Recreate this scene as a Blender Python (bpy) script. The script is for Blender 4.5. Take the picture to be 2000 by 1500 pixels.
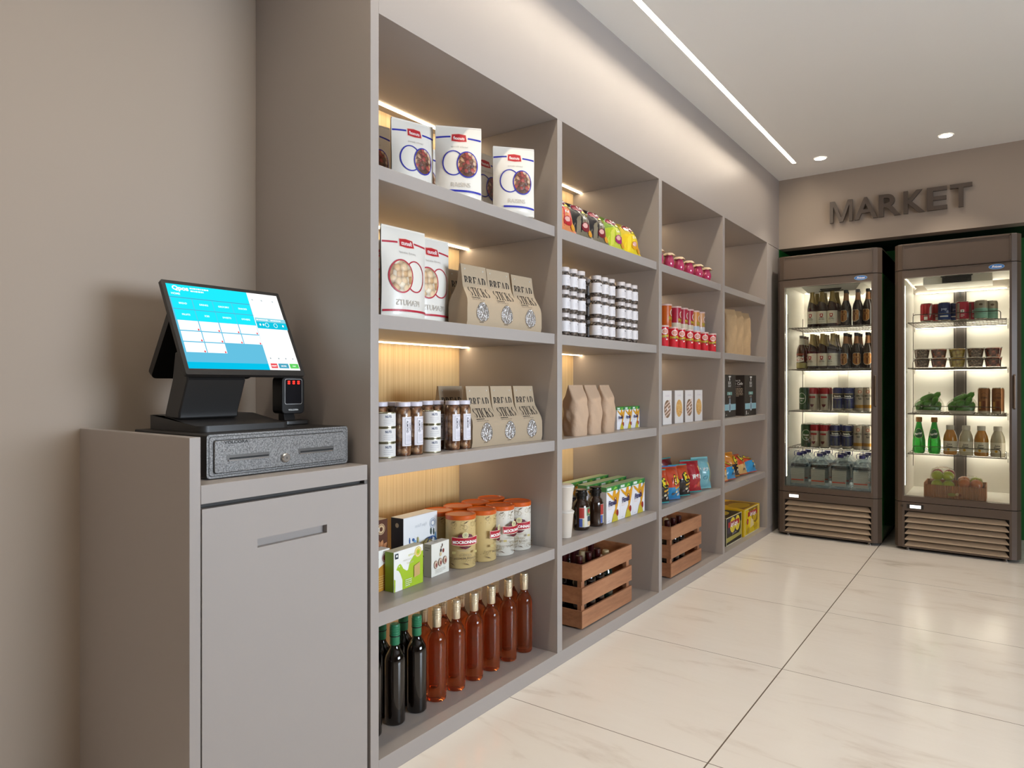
import bpy, math, random
from mathutils import Vector, Matrix
from mathutils.geometry import tessellate_polygon
random.seed(7)
PI = math.pi
for _o in list(bpy.data.objects): bpy.data.objects.remove(_o)
SC = bpy.context.scene
COL = SC.collection

# ------------------------------------------------ camera, world, exposure, lights of the room
cam_data = bpy.data.cameras.new('camera'); cam = bpy.data.objects.new('camera', cam_data); COL.objects.link(cam)
cam.location = (1.4, 0.0, 1.090)
cam.rotation_euler = (math.radians(90), 0, math.radians(35.93))
cam_data.sensor_width = 36; cam_data.lens = 24.0; cam_data.clip_start = .02
SC.camera = cam
vs = SC.view_settings
vs.view_transform = 'Standard'; vs.look = 'None'; vs.gamma = 1.0; vs.use_curve_mapping = False
vs.exposure = 0.10
w = bpy.data.worlds.new('world'); SC.world = w; w.use_nodes = True
w.node_tree.nodes['Background'].inputs[0].default_value = (.75, .82, 1, 1)
w.node_tree.nodes['Background'].inputs[1].default_value = .6

def area(name, loc, rot, sx, sy, power, color, spread=180):
    d = bpy.data.lights.new(name, 'AREA'); d.shape = 'RECTANGLE'; d.size = sx; d.size_y = sy
    d.energy = power; d.color = color; d.spread = math.radians(spread)
    o = bpy.data.objects.new(name, d); COL.objects.link(o); o.location = loc; o.rotation_euler = rot
    return o
# daylight through an assumed wide window in the right-hand wall, off to the right of the picture
area('assumed_window_daylight', (4.56, 1.75, 1.28), (0, math.radians(90), 0), 1.0, 1.8, 15, (.70, .85, 1), 62)
area('added_ceiling_fill', (4.57, 2.1, 1.40), (0, math.radians(90), 0), 1.1, 2.2, 56, (.84, .91, 1), 150)  # broad second light added at the window to lift the ceiling
P_STRIP, P_SHELF, P_FRIDGE, P_SPOT = 66.0, 17.0, 24.0, 19.0     # lamp strengths, used by their builders

# ------------------------------------------------ materials
def lin(h):
    h = h.lstrip('#'); r = []
    for i in (0, 2, 4):
        c = int(h[i:i+2], 16)/255
        r.append(c/12.92 if c <= .04045 else ((c+.055)/1.055)**2.4)
    return (*r, 1)
MATS = {}
def C(h, rough=.5, metal=0, coat=0, emit=0, trans=0, ior=1.45, spec=.5, bump=0, bscale=60):
    k = (h, rough, metal, coat, emit, trans, ior, spec, bump, bscale)
    if k in MATS: return MATS[k]
    m = bpy.data.materials.new('paint_'+h.strip('#')); m.use_nodes = True
    nt = m.node_tree; b = nt.nodes['Principled BSDF']
    c = lin(h)
    b.inputs['Base Color'].default_value = c
    b.inputs['Roughness'].default_value = rough; b.inputs['Metallic'].default_value = metal
    b.inputs['Coat Weight'].default_value = coat; b.inputs['Coat Roughness'].default_value = .05
    b.inputs['Transmission Weight'].default_value = trans; b.inputs['IOR'].default_value = ior
    b.inputs['Specular IOR Level'].default_value = spec
    if emit:
        b.inputs['Emission Color'].default_value = c; b.inputs['Emission Strength'].default_value = emit
    if bump:
        n = nt.nodes.new('ShaderNodeTexNoise'); n.inputs['Scale'].default_value = bscale; n.inputs['Detail'].default_value = 3
        tc = nt.nodes.new('ShaderNodeTexCoord'); bm = nt.nodes.new('ShaderNodeBump')
        bm.inputs['Strength'].default_value = bump; bm.inputs['Distance'].default_value = .01
        nt.links.new(tc.outputs['Object'], n.inputs['Vector']); nt.links.new(n.outputs['Fac'], bm.inputs['Height'])
        nt.links.new(bm.outputs['Normal'], b.inputs['Normal'])
    MATS[k] = m
    return m
def nodes_mat(name):
    m = bpy.data.materials.new(name); m.use_nodes = True
    nt = m.node_tree; return m, nt, nt.nodes['Principled BSDF']
def N(nt, t, **kw):
    n = nt.nodes.new(t)
    for k, v in kw.items():
        if k.startswith('i_'):
            key = k[2:]; key = int(key) if key.isdigit() else key.replace('_', ' ')
            n.inputs[key].default_value = v
        else: setattr(n, k, v)
    return n
def ramp(nt, stops, interp='LINEAR'):
    r = nt.nodes.new('ShaderNodeValToRGB'); r.color_ramp.interpolation = interp
    e = r.color_ramp.elements
    while len(e) < len(stops): e.new(.5)
    for x, (p, c) in zip(e, stops): x.position = p; x.color = lin(c)
    return r
def emit_mat(name, color, strength):
    m = bpy.data.materials.new(name); m.use_nodes = True; nt = m.node_tree
    nt.nodes.remove(nt.nodes['Principled BSDF'])
    e = N(nt, 'ShaderNodeEmission', i_Color=(*color, 1), i_Strength=strength)
    nt.links.new(e.outputs[0], nt.nodes['Material Output'].inputs[0]); return m
def paint(name, h, rough=.45, var=.04, spec=.4):
    m, nt, b = nodes_mat(name)
    tc = N(nt, 'ShaderNodeTexCoord'); n = N(nt, 'ShaderNodeTexNoise', i_Scale=3.0, i_Detail=4.0)
    nt.links.new(tc.outputs['Object'], n.inputs['Vector'])
    c = lin(h); mx = N(nt, 'ShaderNodeMix', data_type='RGBA')
    mx.inputs[6].default_value = c; mx.inputs[7].default_value = tuple(x*(1-var) for x in c[:3])+(1,)
    nt.links.new(n.outputs['Fac'], mx.inputs[0]); nt.links.new(mx.outputs[2], b.inputs['Base Color'])
    b.inputs['Roughness'].default_value = rough; b.inputs['Specular IOR Level'].default_value = spec
    return m
def wood(name, c1, c2, c3, sc, rough=.45):
    m, nt, b = nodes_mat(name)
    tc = N(nt, 'ShaderNodeTexCoord'); mp = N(nt, 'ShaderNodeMapping'); mp.inputs['Scale'].default_value = sc
    n = N(nt, 'ShaderNodeTexNoise', i_Scale=1.0, i_Detail=6.0, i_Roughness=.65)
    r = ramp(nt, [(.3, c1), (.5, c2), (.72, c3)])
    nt.links.new(tc.outputs['Object'], mp.inputs['Vector']); nt.links.new(mp.outputs[0], n.inputs['Vector'])
    nt.links.new(n.outputs['Fac'], r.inputs[0]); nt.links.new(r.outputs[0], b.inputs['Base Color'])
    b.inputs['Roughness'].default_value = rough; return m
def speck(name, cols, scale, rough=.5, coat=0, bump=.3):
    """voronoi heap: nuts, berries, almonds"""
    m, nt, b = nodes_mat(name)
    tc = N(nt, 'ShaderNodeTexCoord')
    nz = N(nt, 'ShaderNodeTexNoise', i_Scale=scale*.7, i_Detail=2.0)
    ad = N(nt, 'ShaderNodeMixRGB', blend_type='ADD', i_Fac=.012)
    v = N(nt, 'ShaderNodeTexVoronoi', i_Scale=scale)
    nt.links.new(tc.outputs['Object'], nz.inputs['Vector'])
    nt.links.new(tc.outputs['Object'], ad.inputs[1]); nt.links.new(nz.outputs['Color'], ad.inputs[2])
    nt.links.new(ad.outputs[0], v.inputs['Vector'])
    r = ramp(nt, [(i/(len(cols)), c) for i, c in enumerate(cols)], 'CONSTANT')
    nt.links.new(v.outputs['Color'], r.inputs[0])
    r2 = ramp(nt, [(.3, 'ffffff'), (.85, '705848')])
    nt.links.new(v.outputs['Distance'], r2.inputs[0])
    mx = N(nt, 'ShaderNodeMixRGB', blend_type='MULTIPLY', i_Fac=.8)
    nt.links.new(r.outputs[0], mx.inputs[1]); nt.links.new(r2.outputs[0], mx.inputs[2])
    nt.links.new(mx.outputs[0], b.inputs['Base Color'])
    bm = N(nt, 'ShaderNodeBump', invert=True, i_Strength=bump, i_Distance=.004)
    nt.links.new(v.outputs['Distance'], bm.inputs['Height']); nt.links.new(bm.outputs[0], b.inputs['Normal'])
    b.inputs['Roughness'].default_value = rough; b.inputs['Coat Weight'].default_value = coat; return m
def clear(name, tint='ffffff', fac=.1, rough=.02, bump=0, bscale=30, edge=.7):
    """thin clear film / pane: mostly see-through with a mirror-like skin"""
    m = bpy.data.materials.new(name); m.use_nodes = True; nt = m.node_tree
    nt.nodes.remove(nt.nodes['Principled BSDF'])
    t = N(nt, 'ShaderNodeBsdfTransparent', i_Color=lin(tint)); g = N(nt, 'ShaderNodeBsdfGlossy', i_Roughness=rough)
    lw = N(nt, 'ShaderNodeLayerWeight', i_Blend=.25); ma = N(nt, 'ShaderNodeMath', operation='MULTIPLY_ADD', i_1=edge, i_2=fac)
    ma.use_clamp = True
    mx = N(nt, 'ShaderNodeMixShader')
    nt.links.new(lw.outputs['Fresnel'], ma.inputs[0]); nt.links.new(ma.outputs[0], mx.inputs[0])
    nt.links.new(t.outputs[0], mx.inputs[1]); nt.links.new(g.outputs[0], mx.inputs[2])
    nt.links.new(mx.outputs[0], nt.nodes['Material Output'].inputs[0])
    if bump:
        tc = N(nt, 'ShaderNodeTexCoord'); n = N(nt, 'ShaderNodeTexNoise', i_Scale=bscale); bm = N(nt, 'ShaderNodeBump', i_Strength=bump, i_Distance=.01)
        nt.links.new(tc.outputs['Object'], n.inputs['Vector']); nt.links.new(n.outputs['Fac'], bm.inputs['Height'])
        nt.links.new(bm.outputs[0], g.inputs['Normal']); nt.links.new(bm.outputs[0], lw.inputs['Normal'])
    return m

TAUPE = paint('taupe_lacquer', '9f9792', .38)
WALLP = paint('taupe_wall_paint', 'a6988b', .75, .03, .2)
CEILP = paint('ceiling_paint', 'efedea', .8, .02, .2)
GREENP = paint('green_wall_paint', '1d6a2c', .5, .1)
GREEND = paint('dark_green_paint', '0e2a12', .6, .1)
BACKWOOD = wood('oak_back_panel', 'b8935f', 'cbaa77', 'd8bb8a', (2, 150, 1.2))
CRATEW = wood('crate_wood', '8d5f42', 'a87452', 'bb8862', (12, 3, 25), .55)
def marble():
    m, nt, b = nodes_mat('polished_marble_tile')
    tc = N(nt, 'ShaderNodeTexCoord')
    mp = N(nt, 'ShaderNodeMapping'); mp.inputs['Scale'].default_value = (1.1, 4.2, 1); mp.inputs['Rotation'].default_value = (0, 0, .75)
    n1 = N(nt, 'ShaderNodeTexNoise', i_Scale=1.6, i_Detail=8.0, i_Roughness=.62, i_Distortion=.6)
    nt.links.new(tc.outputs['Object'], mp.inputs[0]); nt.links.new(mp.outputs[0], n1.inputs['Vector'])
    r = ramp(nt, [(.28, 'c9bfb2'), (.36, 'ddd3c8'), (.44, 'e6ded4'), (.75, 'e9e2d9')])
    nt.links.new(n1.outputs['Fac'], r.inputs[0])
    sx = N(nt, 'ShaderNodeSeparateXYZ'); nt.links.new(tc.outputs['Object'], sx.inputs[0])
    def joint(out, off, half):
        a = N(nt, 'ShaderNodeMath', operation='ADD', i_1=-off+80*.8); nt.links.new(out, a.inputs[0])
        md = N(nt, 'ShaderNodeMath', operation='MODULO', i_1=.8); nt.links.new(a.outputs[0], md.inputs[0])
        s = N(nt, 'ShaderNodeMath', operation='SUBTRACT', i_1=.4); nt.links.new(md.outputs[0], s.inputs[0])
        ab = N(nt, 'ShaderNodeMath', operation='ABSOLUTE'); nt.links.new(s.outputs[0], ab.inputs[0])
        g = N(nt, 'ShaderNodeMath', operation='GREATER_THAN', i_1=.4-half); nt.links.new(ab.outputs[0], g.inputs[0])
        return g.outputs[0]
    j1 = joint(sx.outputs[0], .704, .0022); j2 = joint(sx.outputs[1], 1.92, .0014)
    mxj = N(nt, 'ShaderNodeMath', operation='MAXIMUM'); nt.links.new(j1, mxj.inputs[0]); nt.links.new(j2, mxj.inputs[1])
    mx = N(nt, 'ShaderNodeMixRGB', i_Color2=lin('6b5d50')); nt.links.new(mxj.outputs[0], mx.inputs[0]); nt.links.new(r.outputs[0], mx.inputs[1])
    nt.links.new(mx.outputs[0], b.inputs['Base Color'])
    n2 = N(nt, 'ShaderNodeTexNoise', i_Scale=9.0, i_Detail=3.0); nt.links.new(mp.outputs[0], n2.inputs['Vector'])
    bm = N(nt, 'ShaderNodeBump', i_Strength=.05, i_Distance=.01); nt.links.new(n2.outputs['Fac'], bm.inputs['Height'])
    nt.links.new(bm.outputs[0], b.inputs['Normal'])
    b.inputs['Roughness'].default_value = .16; b.inputs['Specular IOR Level'].default_value = .55
    return m
MARBLE = marble()
BROWNMET = paint('fridge_bronze_enamel', '57493f', .32, .05, .5)
BLACKM = C('1a1918', .35)
LED_W = emit_mat('ceiling_led', (1, .87, .69), P_STRIP)
LED_S = emit_mat('shelf_led', (1, .77, .49), P_SHELF)
LED_F = emit_mat('fridge_led', (1, .92, .80), P_FRIDGE)
LED_V = emit_mat('fridge_side_led', (1, .92, .80), 5)
LED_D = emit_mat('downlight_led', (1, .90, .76), 30)
PANE = clear('door_glass', 'f4f6f2', .02)
FILM = clear('clear_film', 'fafaf6', .05, .12, .6, 40, .35)
JUGM = clear('water_jug_plastic', 'f3f8fb', .05, .05, .9, 55, .30)
TUBM = clear('clear_tub', 'eeeeea', .10, .05)

# ------------------------------------------------ geometry
class MB:
    def __init__(s): s.v = []; s.f = []; s.m = []; s.mats = []
    def mi(s, mat):
        if mat not in s.mats: s.mats.append(mat)
        return s.mats.index(mat)
    def add(s, vs_, fs, mat):
        o = len(s.v); s.v += [tuple(p) for p in vs_]; k = s.mi(mat)
        for f in fs: s.f.append(tuple(i+o for i in f)); s.m.append(k)
        return s
    def box(s, x0, x1, y0, y1, z0, z1, mat):
        v = [(x, y, z) for x in (x0, x1) for y in (y0, y1) for z in (z0, z1)]
        return s.add(v, [(0, 1, 3, 2), (4, 6, 7, 5), (0, 4, 5, 1), (2, 3, 7, 6), (0, 2, 6, 4), (1, 5, 7, 3)], mat)
    def prism(s, poly, z0, z1, mat, axis='z'):
        """extrude a 2D polygon; axis z: (x,y)->z ; y: (x,z)->y ; x: (y,z)->x"""
        n = len(poly)
        def P(a, b, t): return (a, b, t) if axis == 'z' else ((a, t, b) if axis == 'y' else (t, a, b))
        v = [P(a, b, z0) for a, b in poly]+[P(a, b, z1) for a, b in poly]
        f = [(i, (i+1) % n, n+(i+1) % n, n+i) for i in range(n)]+[tuple(range(n-1, -1, -1)), tuple(range(n, 2*n))]
        return s.add(v, f, mat)
    def lathe(s, prof, mat, n=24, c=(0, 0), ax=0, ay=0, sq=0, a0=0, a1=2*PI, cap=True):
        """prof: (r,z[,mat]) ; sq: squareness"""
        v = []; full = abs(a1-a0-2*PI) < 1e-6
        rows = []
        for p in prof:
            r, z = p[0], p[1]; row = []
            cnt = n if full else n+1
            for i in range(cnt):
                a = a0+(a1-a0)*i/n; q = 1
                if sq: q = 1/((abs(math.cos(a))**sq+abs(math.sin(a))**sq)**(1/sq))
                row.append(len(v)); v.append((c[0]+r*q*math.cos(a), c[1]+r*q*math.sin(a), z))
            rows.append(row)
        o = len(s.v); s.v += v
        for j in range(len(prof)-1):
            mt = prof[j][2] if len(prof[j]) > 2 else mat; k = s.mi(mt)
            a, b = rows[j], rows[j+1]; cnt = n
            for i in range(cnt):
                i2 = (i+1) % len(a)
                s.f.append((o+a[i], o+a[i2], o+b[i2], o+b[i])); s.m.append(k)
        if full and cap:
            if prof[0][0] > 1e-5: s.f.append(tuple(o+i for i in reversed(rows[0]))); s.m.append(s.mi(prof[0][2] if len(prof[0]) > 2 else mat))
            if prof[-1][0] > 1e-5: s.f.append(tuple(o+i for i in rows[-1])); s.m.append(s.mi(mat))
        return s
    def tube(s, pts, r, mat, n=6, closed=False):
        pts = [Vector(p) for p in pts]; rows = []; N_ = len(pts)
        for i, p in enumerate(pts):
            a = pts[(i-1) % N_] if (closed or i) else p; b = pts[(i+1) % N_] if (closed or i < N_-1) else p
            t = (b-a).normalized(); u = Vector((0, 0, 1)) if abs(t.z) < .9 else Vector((1, 0, 0))
            e1 = t.cross(u).normalized(); e2 = t.cross(e1)
            rows.append([p+e1*r*math.cos(2*PI*k/n)+e2*r*math.sin(2*PI*k/n) for k in range(n)])
        o = len(s.v); s.v += [tuple(q) for row in rows for q in row]; k = s.mi(mat)
        for i in range(N_ if closed else N_-1):
            i2 = (i+1) % N_
            for j in range(n): s.f.append((o+i*n+j, o+i*n+(j+1) % n, o+i2*n+(j+1) % n, o+i2*n+j)); s.m.append(k)
        if not closed:
            s.f.append(tuple(o+j for j in range(n))); s.m.append(k); s.f.append(tuple(o+(N_-1)*n+j for j in reversed(range(n)))); s.m.append(k)
        return s
    def grid(s, fn, nu, nv, mat, matf=None):
        o = len(s.v)
        for j in range(nv+1):
            for i in range(nu+1): s.v.append(tuple(fn(i/nu, j/nv)))
        for j in range(nv):
            for i in range(nu):
                a = o+j*(nu+1)+i; s.f.append((a, a+1, a+nu+2, a+nu+1))
                s.m.append(s.mi(matf(i/nu, j/nv) if matf else mat))
        return s
    def ball(s, c, rx, ry, rz, mat, n=14, m=9, rot=None):
        o = len(s.v); R = rot or Matrix.Identity(3)
        for j in range(m+1):
            th = PI*j/m
            for i in range(n):
                a = 2*PI*i/n; p = R @ Vector((rx*math.sin(th)*math.cos(a), ry*math.sin(th)*math.sin(a), rz*math.cos(th)))
                s.v.append((c[0]+p.x, c[1]+p.y, c[2]+p.z))
        k = s.mi(mat)
        for j in range(m):
            for i in range(n): s.f.append((o+j*n+i, o+(j+1)*n+i, o+(j+1)*n+(i+1) % n, o+j*n+(i+1) % n)); s.m.append(k)
        return s
    def art(s, A, fn, du=None, dv=None, step=.0004):
        for layer, mat, polys in A.items:
            k = s.mi(mat)
            for poly in polys:
                for cell in split(poly, du, dv):
                    o = len(s.v); s.v += [tuple(fn(u, v, step*(layer+1))) for u, v in cell]
                    s.f.append(tuple(range(o, o+len(cell)))); s.m.append(k)
        return s
    def mesh(s, name, smooth=True, ang=35):
        me = bpy.data.meshes.new(name); me.from_pydata(s.v, [], s.f)
        for m in s.mats: me.materials.append(m)
        me.polygons.foreach_set('material_index', s.m)
        me.polygons.foreach_set('use_smooth', [smooth]*len(s.f))
        me.update()
        if smooth: me.set_sharp_from_angle(angle=math.radians(ang))
        return me
    def obj(s, name, parent=None, smooth=True, ang=35, bevel=0, solid=0, loc=None, rot=None):
        o = bpy.data.objects.new(name, s.mesh(name, smooth, ang)); COL.objects.link(o)
        if parent: o.parent = parent
        if loc: o.location = loc
        if rot: o.rotation_euler = rot
        if solid:
            m = o.modifiers.new('solid', 'SOLIDIFY'); m.thickness = solid; m.offset = 0
        if bevel:
            m = o.modifiers.new('bevel', 'BEVEL'); m.width = bevel; m.segments = 2; m.limit_method = 'ANGLE'; m.angle_limit = math.radians(50)
        return o

def clip(poly, axis, val, keep_less):
    out = []; n = len(poly)
    for i in range(n):
        a, b = poly[i], poly[(i+1) % n]
        ia = a[axis] <= val if keep_less else a[axis] >= val; ib = b[axis] <= val if keep_less else b[axis] >= val
        if ia: out.append(a)
        if ia != ib:
            t = (val-a[axis])/(b[axis]-a[axis]); out.append((a[0]+t*(b[0]-a[0]), a[1]+t*(b[1]-a[1])))
    return out
def split(poly, du, dv):
    cells = [poly]
    for axis, d in ((0, du), (1, dv)):
        if not d: continue
        nxt = []
        for p in cells:
            lo = min(q[axis] for q in p); hi = max(q[axis] for q in p)
            k = math.floor(lo/d+1e-6)+1
            while k*d < hi-1e-6:
                a = clip(p, axis, k*d, True); p = clip(p, axis, k*d, False)
                if len(a) > 2: nxt.append(a)
                k += 1
            if len(p) > 2: nxt.append(p)
        cells = nxt
    return cells
TXT = {}
def glyphs(t, bold=0, shear=0):
    k = (t, bold, shear)
    if k not in TXT:
        c = bpy.data.curves.new('t', 'FONT'); c.body = t; c.dimensions = '2D'; c.fill_mode = 'FRONT'
        c.resolution_u = 3; c.offset = bold; c.shear = shear; c.align_x = 'CENTER'; c.align_y = 'BOTTOM_BASELINE'
        o = bpy.data.objects.new('t', c); me = bpy.data.meshes.new_from_object(o)
        me.calc_loop_triangles(); vv = [v.co for v in me.vertices]
        TXT[k] = [[(vv[i].x, vv[i].y) for i in t_.vertices] for t_ in me.loop_triangles]
        bpy.data.objects.remove(o); bpy.data.curves.remove(c); bpy.data.meshes.remove(me)
    return TXT[k]
class Art:
    def __init__(s): s.items = []; s.n = 0
    def _p(s, mat, polys, up=True):
        s.items.append((s.n, mat, polys)); s.n += 1; return s
    def poly(s, pts, mat):
        tr = tessellate_polygon([[Vector((a, b, 0)) for a, b in pts]])
        return s._p(mat, [[pts[i] for i in t] for t in tr])
    def rect(s, u0, v0, u1, v1, mat): return s._p(mat, [[(u0, v0), (u1, v0), (u1, v1), (u0, v1)]])
    def rects(s, rs, mat): return s._p(mat, [[(a, b), (c, b), (c, d), (a, d)] for a, b, c, d in rs])
    def ell(s, cu, cv, ru, rv, mat, n=24):
        return s._p(mat, [[(cu+ru*math.cos(2*PI*i/n), cv+rv*math.sin(2*PI*i/n)) for i in range(n)]])
    def ring(s, cu, cv, ru, rv, t, mat, n=32, a0=0, a1=2*PI):
        P = lambda i, k: (cu+(ru-k)*math.cos(a0+(a1-a0)*i/n), cv+(rv-k)*math.sin(a0+(a1-a0)*i/n))
        return s._p(mat, [[P(i, 0), P(i+1, 0), P(i+1, t), P(i, t)] for i in range(n)])
    def wave(s, u0, u1, fn, t, mat, n=12):
        U = [u0+(u1-u0)*i/n for i in range(n+1)]
        return s._p(mat, [[(U[i], fn(U[i])), (U[i+1], fn(U[i+1])), (U[i+1], fn(U[i+1])+t), (U[i], fn(U[i])+t)] for i in range(n)])
    def text(s, t, u, v, size, mat, sx=1, bold=0, shear=0, rot=0):
        c, q = math.cos(math.radians(rot)), math.sin(math.radians(rot)); P = []
        for tri in glyphs(t, bold, shear):
            P.append([(u+(a*size*sx)*c-(b*size)*q, v+(a*size*sx)*q+(b*size)*c) for a, b in tri])
        return s._p(mat, P)
    def lines(s, u, v, w_, n, dv, h, mat):
        """rows of small illegible print"""
        R = []; rnd = random.Random(int(v*1e4)+n)
        for i in range(n):
            x = u; end = u+w_*(1 if i < n-1 else .7)
            while x < end:
                l = (.04+.1*rnd.random())*w_; R.append((x, v-i*dv, min(x+l, end), v-i*dv+h)); x += l+.03*w_
        return s.rects(R, mat)
    def mirror(s):
        s.items = [(n, m, [[(-a, b) for a, b in p] for p in ps]) for n, m, ps in s.items]; return s

# ------------------------------------------------ scene bookkeeping
def tag(o, label, cat, group=None, kind=None):
    if kind: o['kind'] = kind
    if label: o['label'] = label
    if cat: o['category'] = cat
    if group: o['group'] = group
    return o
def thing(name, label, cat, loc=(0, 0, 0), rz=0, group=None):
    o = bpy.data.objects.new(name, None); COL.objects.link(o); o.empty_display_size = .05
    o.location = loc; o.rotation_euler = (0, 0, rz)
    return tag(o, label, cat, group)
def dup(r, label, loc, rz=None, group=None):
    c = r.copy(); COL.objects.link(c); c.location = loc
    if rz is not None: c.rotation_euler = (0, 0, rz)
    c['label'] = label
    if group: c['group'] = group
    for ch in r.children:
        d = ch.copy(); COL.objects.link(d); d.parent = c
        for g in ch.children:
            e = g.copy(); COL.objects.link(e); e.parent = d
    return c
class Kind:
    """first placing moves the prototype, later ones copy it"""
    def __init__(s, make): s.make = make; s.root = None
    def put(s, label, loc, rz=0, group=None, tilt=None):
        if s.root is None:
            s.root = s.make(); o = s.root; o.location = loc; o.rotation_euler = (0, 0, rz); o['label'] = label
            if group: o['group'] = group
        else: o = dup(s.root, label, loc, rz, group)
        if tilt: o.rotation_euler = (tilt[0], tilt[1], rz)
        return o
def nth(i, n):
    if n > 1 and i == 0: return 'leftmost'
    if n > 1 and i == n-1: return 'rightmost'
    return {1: 'second from left', 2: 'third from left', 3: 'fourth from left', 4: 'fifth from left', 5: 'sixth from left', 6: 'seventh from left', 7: 'eighth from left'}.get(i, 'single')
def flat(x0, cy=0, z0=0): return lambda u, v, n: (x0+n, cy+u, z0+v)
def cyl(r, a0=0, z0=0): return lambda u, v, n: ((r+n)*math.cos(u/r+a0), (r+n)*math.sin(u/r+a0), z0+v)
def sideL(y0, x0=0, z0=0): return lambda u, v, n: (x0+u, y0-n, z0+v)
def topf(z, x0=0): return lambda u, v, n: (x0-v, u, z+n)
def rr(w_, h, r, n=4, cx=0, cy=0):
    """rounded rectangle outline"""
    P = []
    for sx, sy, a in ((1, 1, 0), (-1, 1, 90), (-1, -1, 180), (1, -1, 270)):
        for i in range(n+1):
            t = math.radians(a+90*i/n); P.append((cx+sx*(w_/2-r)+r*math.cos(t), cy+sy*(h/2-r)+r*math.sin(t)))
    return P
W_ = C('f2efea', .5); K_ = C('1c1a19', .5); GREYTXT = C('8c8782', .6)
# ================================================= THE ROOM
def struct(name, mb, bevel=0):
    return tag(mb.obj(name, None, smooth=False, bevel=bevel), None, None, None, 'structure')
HC = 2.631; ZO = 2.111; YF = 5.385; YR = 5.95; XR = 4.60
struct('floor', MB().box(-.6, XR+.1, -3.1, YR+.1, -.06, 0, MARBLE))
SX0, SX1, SY0, SY1, SDP = .1845, .2125, -2.6, 5.020, .0125      # slot of the linear light
struct('ceiling', MB().box(-.6, SX0, -3.1, YF+.1, HC, HC+.06, CEILP).box(SX1, XR+.1, -3.1, YF+.1, HC, HC+.06, CEILP).box(SX0, SX1, -3.1, SY0, HC, HC+.06, CEILP).box(SX0, SX1, SY1, YF+.1, HC, HC+.06, CEILP).box(SX0, SX1, SY0, SY1, HC+SDP+.003, HC+.06, CEILP))
struct('wall_left', MB().box(-.60, -.53, -3.1, YR+.1, 0, HC, WALLP))
struct('wall_back', MB().box(-.53, XR, -3.1, -3.03, 0, HC, WALLP))
wr = MB(); WY0, WY1, WZ0, WZ1 = .85, 3.25, .72, 2.05
wr.box(XR, XR+.1, -3.1, WY0, 0, HC, WALLP).box(XR, XR+.1, WY1, YR+.1, 0, HC, WALLP)
wr.box(XR, XR+.1, WY0, WY1, 0, WZ0, WALLP).box(XR, XR+.1, WY0, WY1, WZ1, HC, WALLP)
struct('wall_right', wr)
fr = MB(); WF = C('3b3835', .4)
for y in (WY0, (WY0+WY1)/2-.02, WY1-.04): fr.box(XR, XR+.05, y, y+.04, WZ0, WZ1, WF)
for z in (WZ0, WZ1-.04): fr.box(XR, XR+.05, WY0, WY1, z, z+.04, WF)
struct('window_1', fr)  # unseen window, assumed as the source of the cool light
# lintel wall over the fridges, the recess behind it
struct('wall_far', MB().box(0, XR, YF, YF+.12, ZO, HC, WALLP))
struct('trim_1', MB().box(-.02, XR, YF+.12, YR, ZO, ZO+.04, GREEND))
struct('wall_recess', MB().box(-.02, XR, YR, YR+.06, 0, ZO, GREENP).box(-.03, 0, YF+.001, YR, 0, ZO, GREENP))
# deep soffit above the shelving, flush with its front
struct('trim_2', MB().box(-.53, 0, 1.307, YF, ZO, HC, TAUPE))

# ------------------------------------------------ shelving unit
DIV = [(2.230, 2.265), (3.177, 3.213), (4.120, 4.157), (5.070, 5.105)]
BAYS = [(1.307, 2.230), (2.265, 3.177), (3.213, 4.120), (4.157, 5.070)]
LEV = [1.699, 1.284, .872, .455]
BASEZ = .053
unit = thing('shelving_unit', 'tall taupe built-in shelving unit with four lit bays along the left wall', 'shelves', (0, 3.3, 0))
def U(name, mb, bevel=.0012):
    o = mb.obj(name, unit, smooth=False, bevel=bevel); o.location = (0, -3.3, 0); return o
U('end_panel', MB().box(-.53, 0, 1.277, 1.307, 0, HC-.001, TAUPE))
U('base_board', MB().box(-.53, 0, 1.307, YF-.001, 0, BASEZ, TAUPE))
for a, b in DIV: U('divider', MB().box(-.495, 0, a, b, BASEZ, ZO, TAUPE))
U('filler_panel', MB().box(-.02, -.0005, 5.105, YF-.001, BASEZ, ZO-.003, TAUPE))
U('back_panel', MB().box(-.528, -.495, 1.307, YF-.02, BASEZ, ZO, BACKWOOD), 0)
for y0, y1 in BAYS:
    for z in LEV:
        s_ = U('shelf', MB().box(-.4945, -.012, y0+.0005, y1-.0005, z-.040, z, TAUPE))
        st = MB().box(-.451, -.437, y0+.004, y1-.004, z-.0435, z-.0402, LED_S).obj('led_strip', s_, smooth=False)
    U('led_strip', MB().box(-.451, -.437, y0+.004, y1-.004, ZO-.0035, ZO-.0002, LED_S), 0)

# ------------------------------------------------ ceiling lamps
lt = thing('linear_light', 'long thin warm white light strip recessed in the ceiling over the shelf fronts', 'ceiling light', (.1985, 3.2, HC))
def LT(name, mb):
    o = mb.obj(name, lt, smooth=False); o.location = (-.1985, -3.2, -HC); return o
LT('diffuser', MB().box(SX0+.001, SX1-.001, SY0+.001, SY1-.002, HC+SDP, HC+SDP+.002, LED_W))
LT('frame', MB().box(SX0+.0001, SX0+.001, SY0, SY1, HC-.0006, HC+SDP, C('6d6a66', .5)).box(SX1-.001, SX1-.0001, SY0, SY1, HC-.0006, HC+SDP, C('6d6a66', .5)))
def make_down():
    r = thing('downlight', '', 'ceiling light', group='round ceiling downlights')
    m = MB().lathe([(.036, -.003), (.036, -.0005)], LED_D, 28); m.obj('lamp_disc', r)
    MB().lathe([(.036, -.0035), (.041, -.003), (.042, -.0004)], C('efece8', .4), 28, cap=False).obj('trim_ring', r)
    return r
DK = Kind(make_down)
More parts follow.
